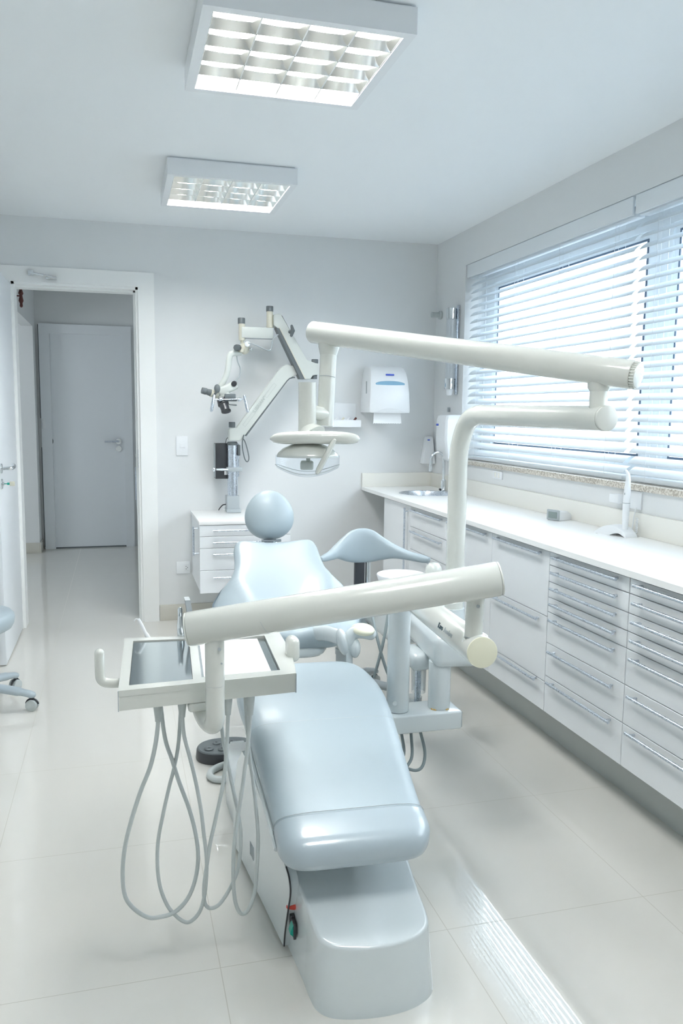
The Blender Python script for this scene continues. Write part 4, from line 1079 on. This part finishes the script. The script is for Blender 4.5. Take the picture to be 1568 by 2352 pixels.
# tray body
TZ = 0.742
FL, FR, RR, RL = V((-0.014, 1.808, 0)), V((0.396, 1.838, 0)), V((0.426, 2.205, 0)), V((0.004, 2.240, 0))
def bil(u, v): return FL*(1-u)*(1-v)+FR*u*(1-v)+RR*u*v+RL*(1-u)*v
bm = B()
outl = []
for u, v in [(0, 0), (1, 0)]: outl.append(bil(u, v))
for k in range(1, 9):
    v = k/9; p_ = bil(1, v); p_.x += 0.018*math.sin(PI*v*0.5)*(1-v)*1.2; outl.append(p_)
outl += [bil(1, 1), bil(0, 1)]
inn = [bil(0.055, 0.075), bil(0.405, 0.075), bil(0.405, 0.93), bil(0.055, 0.93)]
inn2 = [bil(0.455, 0.095), bil(0.915, 0.095), bil(0.895, 0.93), bil(0.455, 0.93)]
plate(bm, [(p.x, p.y) for p in outl], [[(p.x, p.y) for p in inn][::-1], [(p.x, p.y) for p in inn2][::-1]], TZ-0.014, TZ, lambda u, v, w: (u, v, w))
trim = obj('tray_frame', bm, m_plas, du)
bm = B(); plate(bm, [(p.x+(0.002 if i == 0 else 0), p.y+0.0015) for i, p in enumerate(outl)], [], TZ-0.047, TZ-0.0145, lambda u, v, w: (u, v, w)); obj('tray_body', bm, m_plas, du)
bm = B()
for c in (bil(0, 0), bil(1, 0)): box(bm, (c.x-0.001, c.y-0.001, TZ-0.048), (c.x+0.001, c.y+0.004, TZ-0.0005))
obj('corner_gap', bm, m_grey, trim)
bm = B(); plate(bm, [(p.x, p.y) for p in [bil(0.057, 0.078), bil(0.403, 0.078), bil(0.403, 0.927), bil(0.057, 0.927)]], [], TZ-0.006, TZ-0.003, lambda u, v, w: (u, v, w)); obj('steel_tray', bm, m_mirror, du)
bm = B(); plate(bm, [(p.x, p.y) for p in [bil(0.457, 0.098), bil(0.913, 0.098), bil(0.893, 0.927), bil(0.457, 0.927)]], [], TZ-0.012, TZ-0.009, lambda u, v, w: (u, v, w)); st = obj('steel_tray', bm, m_mirror, du)
bm = B(); plate(bm, [(p.x, p.y) for p in [bil(0.47, 0.145), bil(0.865, 0.145), bil(0.845, 0.91), bil(0.47, 0.91)]], [], TZ-0.009, TZ-0.006, lambda u, v, w: (u, v, w)); obj('silicone_mat', bm, m_mat, st)
bm = B(); box(bm, (0.140, 1.818, 0.672), (0.205, 1.90, 0.694), 0.008, 3); obj('hook_boss', bm, m_plas, du)
bm = B(); tube(bm, spline([(0.006, 1.955, 0.712), (-0.032, 1.958, 0.712), (-0.050, 1.960, 0.718), (-0.056, 1.962, 0.735), (-0.056, 1.965, 0.785)], 6), 0.0115, 16, rnd=4); obj('tray_handle', bm, m_plas, du, 60)
bm = B(); box(bm, (0.402, 1.965, 0.725), (0.436, 2.015, 0.79), 0.016, 4); obj('tray_handle', bm, m_plas, du, 60)
# hoses
HA=[(0.073,1.845,0.652),(0.068,1.849,0.603),(0.054,1.854,0.539),(0.030,1.859,0.476),(0.007,1.863,0.402),(-0.008,1.868,0.336),(-0.014,1.872,0.269),(-0.009,1.877,0.210),(0.013,1.881,0.171),(0.043,1.885,0.144),(0.069,1.890,0.137),(0.106,1.894,0.141),(0.138,1.899,0.168),(0.158,1.903,0.214),(0.166,1.908,0.267),(0.162,1.912,0.322),(0.147,1.917,0.390),(0.125,1.922,0.457),(0.108,1.926,0.518),(0.091,1.930,0.579),(0.080,1.935,0.697)]
HB=[(0.128,1.845,0.657),(0.132,1.849,0.607),(0.145,1.854,0.551),(0.159,1.858,0.483),(0.170,1.862,0.414),(0.177,1.866,0.345),(0.183,1.871,0.285),(0.182,1.875,0.227),(0.177,1.879,0.179),(0.166,1.884,0.139),(0.147,1.888,0.116),(0.131,1.892,0.113),(0.111,1.896,0.128),(0.090,1.901,0.157),(0.074,1.905,0.203),(0.068,1.909,0.258),(0.071,1.914,0.322),(0.084,1.918,0.386),(0.099,1.922,0.449),(0.113,1.926,0.501),(0.125,1.931,0.565),(0.134,1.935,0.697)]
HC=[(0.234,1.845,0.653),(0.232,1.849,0.587),(0.228,1.854,0.520),(0.219,1.859,0.454),(0.205,1.863,0.387),(0.191,1.867,0.320),(0.183,1.872,0.262),(0.177,1.876,0.215),(0.177,1.881,0.176),(0.182,1.886,0.152),(0.195,1.890,0.140),(0.217,1.894,0.146),(0.243,1.899,0.180),(0.262,1.903,0.221),(0.270,1.908,0.264),(0.272,1.913,0.319),(0.265,1.917,0.375),(0.252,1.921,0.443),(0.240,1.926,0.510),(0.230,1.930,0.577),(0.224,1.935,0.697)]
HD=[(0.287,1.845,0.648),(0.283,1.851,0.581),(0.276,1.856,0.514),(0.266,1.862,0.435),(0.255,1.868,0.356),(0.249,1.873,0.286),(0.249,1.879,0.203),(0.255,1.884,0.147),(0.269,1.890,0.114),(0.288,1.896,0.117),(0.305,1.901,0.158),(0.312,1.907,0.223),(0.316,1.913,0.290),(0.312,1.918,0.368),(0.305,1.924,0.447),(0.297,1.929,0.514),(0.286,1.935,0.697)]
for H, rr_ in ((HA, 0.0050), (HB, 0.0046), (HC, 0.0046), (HD, 0.0048)):
    bm = B()
    a_ = V(H[0]); top_ = V((a_.x, a_.y, 0.697))
    tube(bm, spline([top_+V((0, 0, -0.012)), *H], 4), rr_, 14)
    h_ = obj('hose', bm, m_hose, du, 60)
    bm = B(); tube(bm, [top_, top_-V((0, 0, 0.012)), a_+V((0, 0, 0.004)), a_-V((0, 0, 0.002))], [0.0105, 0.0105, 0.0072, 0.0068], 20); obj('hose_cuff', bm, m_hose, h_)
# instruments parked behind the tray
bm = B(); tube(bm, [(0.155, 2.235, 0.725), (0.154, 2.235, 0.765), (0.153, 2.236, 0.79), (0.153, 2.236, 0.80)], [0.010, 0.0105, 0.007, 0.006], 18); tube(bm, [(0.153, 2.236, 0.798), (0.153, 2.236, 0.816)], 0.0065, 16, rnd=2); obj('handpiece', bm, m_chrome, du)
bm = B(); rings(bm, [[V((0.166, 2.215, 0.845)), V((0.180, 2.215, 0.845)), V((0.196, 2.215, 0.745)), V((0.180, 2.215, 0.745))], [V((0.166, 2.26, 0.845)), V((0.180, 2.26, 0.845)), V((0.196, 2.26, 0.745)), V((0.180, 2.26, 0.745))]]); obj('instrument_rest', bm, m_grey, du)
bm = B(); tube(bm, spline([(0.074, 2.248, 0.725), (0.062, 2.252, 0.745), (0.048, 2.262, 0.775), (0.041, 2.265, 0.786), (0.034, 2.267, 0.787), (0.030, 2.268, 0.782)], 5), [0.0065]*6+[0.0045]*10+[0.0016]*10, 12); obj('scaler_handpiece', bm, m_white, du)

# ================================================================== SPITTOON UNIT
su = thing('spittoon_unit', 'white dental spittoon unit with round basin on a short post beside the chair', 'spittoon', (0.998, 2.40, 0.402))
bm = B(); cyl(bm, (0.998, 2.400, 0.4025), (0.998, 2.400, 0.56), 0.0365, 36, 0.002); po = obj('post', bm, m_plas2, su)
bm = B()
for a_, l_ in ((3.6, 0.5), (5.0, 0.35)):
    pts = [(0.998+0.0372*math.cos(a_+l_*k/6), 2.400+0.0372*math.sin(a_+l_*k/6), 0.4035+0.0015*math.sin(k*2)) for k in range(7)]
    tube(bm, pts, 0.0022, 6)
obj('rust_stain', bm, m_rust, po)
mt3 = rotz(math.radians(-6), (0.97, 2.35, 0))
bm = B(); box(bm, (0.960, 2.350, 0.545), (1.135, 3.00, 0.652), 0.028, 4, mtx=mt3); obj('housing', bm, m_plas2, su, 50)
bm = B(); box(bm, (0.995, 2.90, 0.46), (1.32, 3.30, 0.640), 0.04, 4); obj('basin_housing', bm, m_plas2, su, 50)
bm = B(); lathe(bm, [(0.03, 0.0), (0.075, 0.01), (0.098, 0.05), (0.104, 0.070), (0.1015, 0.073), (0.098, 0.070), (0.090, 0.048), (0.065, 0.014), (0.0, 0.008)], (1.135, 3.175, 0.617), 48, cap=False); obj('basin', bm, m_white, su, 60)
bm = B(); lathe(bm, [(0.036, 0.0), (0.036, 0.07), (0.032, 0.085), (0.020, 0.098), (0.0, 0.102)], (1.275, 3.16, 0.635), 28); obj('cup_filler', bm, m_plas, su, 60)
bm = B(); box(bm, (0.93, 2.47, 0.50), (1.00, 2.62, 0.56), 0.02, 3); obj('holder', bm, m_plas2, su, 50)
bm = B(); lathe(bm, [(0.024, 0), (0.026, 0.12), (0.028, 0.125)], (0.975, 2.53, 0.41), 24, cap=False); obj('suction_cup', bm, m_bag, su)
bm = B(); lathe(bm, [(0.0, 0), (0.020, 0.003), (0.026, 0.03), (0.028, 0.11)], (0.955, 2.52, 0.29), 20, cap=False); obj('suction_canister', bm, m_bag, su)
for pts in ([(0.942, 2.33+.15, 0.36), (0.952, 2.44, 0.30), (0.953, 2.40, 0.25), (0.93, 2.36, 0.222), (0.90, 2.35, 0.215), (0.86, 2.37, 0.225)],
            [(0.925, 2.48, 0.36), (0.918, 2.44, 0.30), (0.90, 2.38, 0.25), (0.872, 2.36, 0.222)],
            [(0.880, 2.48, 0.36), (0.885, 2.44, 0.30), (0.872, 2.38, 0.26), (0.84, 2.36, 0.24)]):
    bm = B(); tube(bm, spline(pts, 6), 0.0052, 12); obj('hose', bm, m_hose2, su, 60)
for pts in ([(0.874, 2.78, 0.655), (0.876, 2.74, 0.61), (0.884, 2.70, 0.54), (0.900, 2.68, 0.47), (0.915, 2.66, 0.42)], [(0.925, 2.72, 0.64), (0.905, 2.70, 0.56), (0.885, 2.69, 0.49), (0.862, 2.68, 0.42)]):
    bm = B(); tube(bm, spline(pts, 6), 0.0055, 12); obj('suction_hose', bm, m_hose2, su, 60)
bm = B(); tube(bm, [(0.955, 2.50, 0.54), (0.950, 2.495, 0.36)], 0.003, 8); tube(bm, [(0.985, 2.56, 0.50), (0.983, 2.55, 0.37)], 0.009, 12); obj('drain_pipe', bm, m_alu, su)

# ================================================================== OPERATING LAMP
ol_ = thing('operating_lamp', 'white operating lamp on a curved pole with two thick overhead arms', 'dental lamp', (1.10, 2.53, 0.65))
pts = [(1.098, 2.53, 0.645), (1.100, 2.532, 1.0), (1.101, 2.533, 1.20), (1.104, 2.520, 1.275), (1.108, 2.480, 1.335), (1.112, 2.410, 1.358), (1.118, 2.30, 1.358), (1.141, 1.745, 1.354)]
bm = B(); tube(bm, spline(pts, 8), 0.0315, 36); pole = obj('curved_pole', bm, m_plas, ol_, 60)
bm = B(); cyl(bm, (1.141, 1.745, 1.354), (1.1415, 1.738, 1.354), 0.0312, 36, 0.001); obj('end_cap', bm, m_plas, pole)
bm = B(); tube(bm, [(1.098, 2.53, 0.645), (1.098, 2.53, 0.70)], [0.040, 0.036], 32); obj('pole_base', bm, m_plas2, pole)
bm = B(); tube(bm, [(1.140, 1.778, 1.37), (1.140, 1.778, 1.420)], 0.0215, 28); tube(bm, [(1.140, 1.778, 1.420), (1.140, 1.778, 1.428), (1.140, 1.778, 1.450)], [0.0215, 0.027, 0.029], 28); obj('pivot_post', bm, m_plas, ol_)
l0, l1 = V((1.183, 1.700, 1.457)), V((0.600, 2.556, 1.614))
dl = (l1-l0).normalized()
bm = B(); cyl(bm, l0, l1, 0.0345, 40, 0.005); sp_ = obj('spring_arm', bm, m_plas, ol_)
bm = B()
uq = dl.cross(V((0, 0, 1))).normalized(); vq = dl.cross(uq)
cyl(bm, l0-dl*0.012, l0, 0.030, 36, 0.002)
for k in range(28):
    a = 2*PI*k/28
    q = (uq*math.cos(a)+vq*math.sin(a))
    tube(bm, [l0+q*0.031, l0-dl*0.010+q*0.030], 0.0022, 6)
obj('ribbed_end_cap', bm, m_plas, sp_)
bm = B(); tube(bm, [(0.644, 2.515, 1.598), (0.643, 2.514, 1.565), (0.641, 2.512, 1.540)], [0.034, 0.033, 0.0265], 28); tube(bm, [(0.641, 2.512, 1.541), (0.626, 2.490, 1.318)], 0.0262, 28); dp_ = obj('drop_tube', bm, m_plas, ol_)
bm = B(); tube(bm, [(0.636, 2.504, 1.472), (0.6358, 2.5038, 1.4705)], 0.0265, 28); obj('tube_gap', bm, m_grey, dp_)
bm = B(); tube(bm, [(0.562, 2.460, 1.452), (0.562, 2.458, 1.300)], 0.0275, 32); tube(bm, [(0.562, 2.458, 1.310), (0.575, 2.44, 1.288)], [0.028, 0.045], 28); yk = obj('lamp_column', bm, m_plas, ol_)
bm = B(); cyl(bm, (0.626, 2.488, 1.355), (0.562, 2.46, 1.365), 0.022, 24, 0.003); obj('swivel_joint', bm, m_plas, yk)
bm = B(); cyl(bm, (0.5395, 2.447, 1.362), (0.5385, 2.446, 1.362), 0.003, 12); obj('screw', bm, m_grey, yk)
# lamp head
ha, hb_ = V((0.440, 2.425, 1.281)), V((0.702, 2.362, 1.283))
bm = B()
rs = []
for k in range(25):
    s = k/24
    e = math.sqrt(max(0.0, 1-abs(2*s-1)**6))
    c = ha+(hb_-ha)*s
    c = c+V((0, -0.018*(1-(2*s-1)**2), 0.005*(1-(2*s-1)**2)))
    rs.append([c+V((0, 0.040*spow(math.cos(a), 0.7)*max(e, 0.15), 0.0195*spow(math.sin(a), 0.7)*max(e, 0.15))) for a in [2*PI*j/28 for j in range(28)]])
rings(bm, rs); hbar = obj('head_bar', bm, m_plas, ol_, 60)
bm = B(); cyl(bm, (0.622, 2.337, 1.291), (0.622, 2.330, 1.291), 0.006, 16, 0.001); obj('knob', bm, m_grey, hbar)
hx = frame3((0.553, 2.412, 0), (0.972, -0.234, 0), (0.234, 0.972, 0))
bm = B(); lathe(bm, [(0.0, 1.268), (0.045, 1.266), (0.075, 1.252), (0.090, 1.238), (0.094, 1.230), (0.094, 1.226), (0.088, 1.226), (0.070, 1.244), (0.0, 1.256)], (0, 0, 0), 40, mtx=hx, ex=(1, 0.75), cap=False); obj('reflector', bm, m_plas, ol_, 60)
bm = B()
rs = []
for q, z in ((1.0, 1.232), (0.998, 1.205), (0.97, 1.196)):
    rr = []
    for k in range(48):
        a = 2*PI*k/48
        x, y = 0.0975*q*math.cos(a), 0.072*q*math.sin(a)
        zz = z
        if z < 1.21: zz = z-0.026*math.cos(math.pi/2*x/0.0975)
        rr.append(hx @ V((x, y, zz)))
    rs.append(rr)
for q in (0.6, 0.2):
    rs.append([hx @ V((0.0975*q*math.cos(2*PI*k/48), 0.072*q*math.sin(2*PI*k/48), 1.196-0.028*math.cos(math.pi/2*q*math.cos(2*PI*k/48)))) for k in range(48)])
rings(bm, rs, cap=False); obj('clear_shield', bm, m_clear, ol_, 60)
bm = B(); tube(bm, [q for q in [hx @ V((0.098*math.cos(2*PI*k/48), 0.0725*math.sin(2*PI*k/48), 1.203-0.026*math.cos(math.pi/2*math.cos(2*PI*k/48)))) for k in range(48)]], 0.0010, 6, closed=True); obj('shield_rim', bm, m_hose, ol_)
bm = B(); box(bm, (-0.022, -0.03, 1.188), (0.018, 0.03, 1.214), 0.006, 3, mtx=hx); box(bm, (-0.004, -0.012, 1.214), (0.008, 0.012, 1.245), 0.002, mtx=hx); obj('bulb_cover', bm, m_lgrey, ol_)
bm = B(); tube(bm, [(0.612, 2.335, 1.272), (0.572, 2.345, 1.192)], 0.017, 16, sq=(0.9, 0.5), rnd=2); obj('head_handle', bm, m_plas, ol_)

# ================================================================== STOOLS
def stool_base(t, c, r, a0_, m, zc=0.065):
    for k in range(5):
        a = a0_+2*PI*k/5
        d = V((math.cos(a), math.sin(a), 0))
        bm = B()
        tube(bm, spline([c+V((0, 0, zc+0.045)), c+d*r*0.45+V((0, 0, zc+0.038)), c+d*r*0.85+V((0, 0, zc+0.022)), c+d*r+V((0, 0, zc+0.012))], 5), [0.032]*5+[0.026]*5+[0.021]*6, 14, rnd=3, sq=(1.0, 0.75))
        lg = obj('leg', bm, m, t, 60)
        e = c+d*(r+0.002)
        tan = V((-d.y, d.x, 0))
        bm = B()
        for sg in (-1, 1):
            p0 = e+tan*0.006*sg+V((0, 0, 0.0265)); p1 = e+tan*0.019*sg+V((0, 0, 0.0265))
            cyl(bm, p0, p1, 0.026, 24, 0.002)
        cs = obj('caster', bm, m_hose, lg)
        bm = B(); tube(bm, [e+V((0, 0, 0.026))-d*0.0, e+V((0, 0, zc+0.01))], 0.006, 10)
        tube(bm, [e+V((0, 0, 0.0265))+(d*math.cos(q)+V((0, 0, 1))*math.sin(q))*0.029 for q in [PI*0.05+PI*0.9*j/10 for j in range(11)]], 0.004, 8, sq=(1, 1))
        obj('caster_hood', bm, m_black, lg)
def stool_seat(t, c, r, z, m):
    bm = B(); lathe(bm, [(0.0, 0.0), (r*0.82, 0.0), (r*0.93, 0.012), (r*0.985, 0.032), (r, 0.055), (r*0.985, 0.072), (r*0.93, 0.084), (r*0.6, 0.088), (0.0, 0.084)], (c.x, c.y, z), 48); return obj('seat', bm, m, t, 80)
lc = V((-0.672, 3.885, 0))
t = thing('operator_stool', 'blue-grey dental stool on casters cut off by the left edge of the photo', 'stool', lc, 'dental stools')
stool_seat(t, lc, 0.195, 0.362, m_vinyl)
bm = B(); tube(bm, [lc+V((0, 0, 0.08)), lc+V((0, 0, 0.22))], 0.03, 20); tube(bm, [lc+V((0, 0, 0.22)), lc+V((0, 0, 0.365))], 0.016, 16); obj('gas_lift', bm, m_hose, t)
stool_base(t, lc, 0.275, math.radians(-17), m_vinyl2, 0.062)

sc_ = V((1.015, 3.60, 0))
t = thing('assistant_stool', 'blue-grey dental stool with a curved wing backrest behind the chair', 'stool', sc_, 'dental stools')
stool_seat(t, sc_, 0.19, 0.405, m_vinyl)
bm = B(); tube(bm, [sc_+V((-.02, -.02, 0.08)), sc_+V((-.02, -.02, 0.255))], 0.032, 24); tube(bm, [sc_+V((-.02, -.02, 0.235)), sc_+V((-.02, -.02, 0.262))], 0.035, 24); tube(bm, [sc_+V((-.02, -.02, 0.255)), sc_+V((-.02, -.02, 0.355))], 0.028, 24); obj('gas_lift', bm, m_grey, t)
bm = B(); box(bm, (sc_.x-.09, sc_.y-.09, 0.352), (sc_.x+.09, sc_.y+.09, 0.404), 0.006); obj('mechanism', bm, m_black, t)
stool_base(t, sc_, 0.26, math.radians(40), m_grey, 0.062)
bm = B(); box(bm, (1.095, 3.73, 0.40), (1.145, 3.755, 0.66), 0.004); obj('back_bracket', bm, m_black, t)
bm = B(); tube(bm, [(1.165, 3.745, 0.42), (1.165, 3.745, 0.66)], 0.014, 14); obj('back_spring', bm, m_chrome, t)
# wing backrest, swept from left tip to right tip
WB = [(0.895, 3.62, 0.683, 0.010), (0.915, 3.635, 0.684, 0.016), (0.955, 3.665, 0.690, 0.022), (0.995, 3.695, 0.704, 0.036), (1.035, 3.715, 0.712, 0.060), (1.080, 3.73, 0.719, 0.079), (1.13, 3.735, 0.721, 0.085), (1.18, 3.725, 0.719, 0.078), (1.225, 3.70, 0.709, 0.056), (1.275, 3.665, 0.698, 0.034), (1.33, 3.615, 0.684, 0.022), (1.385, 3.56, 0.675, 0.018), (1.405, 3.54, 0.674, 0.012)]
Q = spline([V(q[:3]) for q in WB], 5); Hh = spline([V((q[3], 0, 0)) for q in WB], 5)
bm = B(); rs = []
for i, q in enumerate(Q):
    d = (Q[min(i+1, len(Q)-1)]-Q[max(i-1, 0)]); d.z = 0; d.normalize(); n_ = V((-d.y, d.x, 0)); h = Hh[i].x
    th = min(0.024, h)
    rs.append([q+n_*th*spow(math.cos(a), 0.8)+V((0, 0, h*spow(math.sin(a), 0.8))) for a in [2*PI*j/28 for j in range(28)]])
rings(bm, rs); obj('backrest', bm, m_vinyl, t, 80)

# foot control and its hose
t = thing('foot_control', 'black oval foot control on the floor left of the chair', 'foot pedal', (0.37, 3.09, 0))
bm = B()
def ov(k, z, sc__): 
    a = 2*PI*k/48
    return V((0.385+0.118*sc__*spow(math.cos(a), 0.8), 3.10+0.085*sc__*spow(math.sin(a), 0.9), z))
rings(bm, [[ov(k, z, s) for k in range(48)] for z, s in ((0.0, 1.0), (0.004, 1.01), (0.034, 0.985), (0.040, 0.96))]); fb = obj('housing', bm, m_black, t)
bm = B(); rings(bm, [[ov(k, z, s) for k in range(48)] for z, s in ((0.040, 0.95), (0.044, 0.92))]); obj('top_plate', bm, m_dgrey, fb)
for x, y, r_ in ((0.315, 3.075, 0.018), (0.35, 3.125, 0.016), (0.365, 3.06, 0.018), (0.41, 3.12, 0.018), (0.42, 3.06, 0.018)):
    bm = B(); lathe(bm, [(r_, 0), (r_, 0.004), (r_-.003, 0.006), (0.006, 0.006), (0.004, 0.009), (0, 0.0095)], (x, y, 0.044), 20); obj('button', bm, m_dgrey, fb)
bm = B()
pts = [(0.445, 2.99, 0.035), (0.415, 2.93, 0.018), (0.37, 2.875, 0.014), (0.325, 2.865, 0.014), (0.300, 2.90, 0.014), (0.315, 2.950, 0.014), (0.36, 2.985, 0.014), (0.41, 2.985, 0.020), (0.455, 2.95, 0.035)]
tube(bm, spline(pts, 8), 0.013, 14, rnd=3)
tag(obj('control_hose', bm, m_hose), 'grey hose coiled on the floor in front of the black foot control', 'hose')
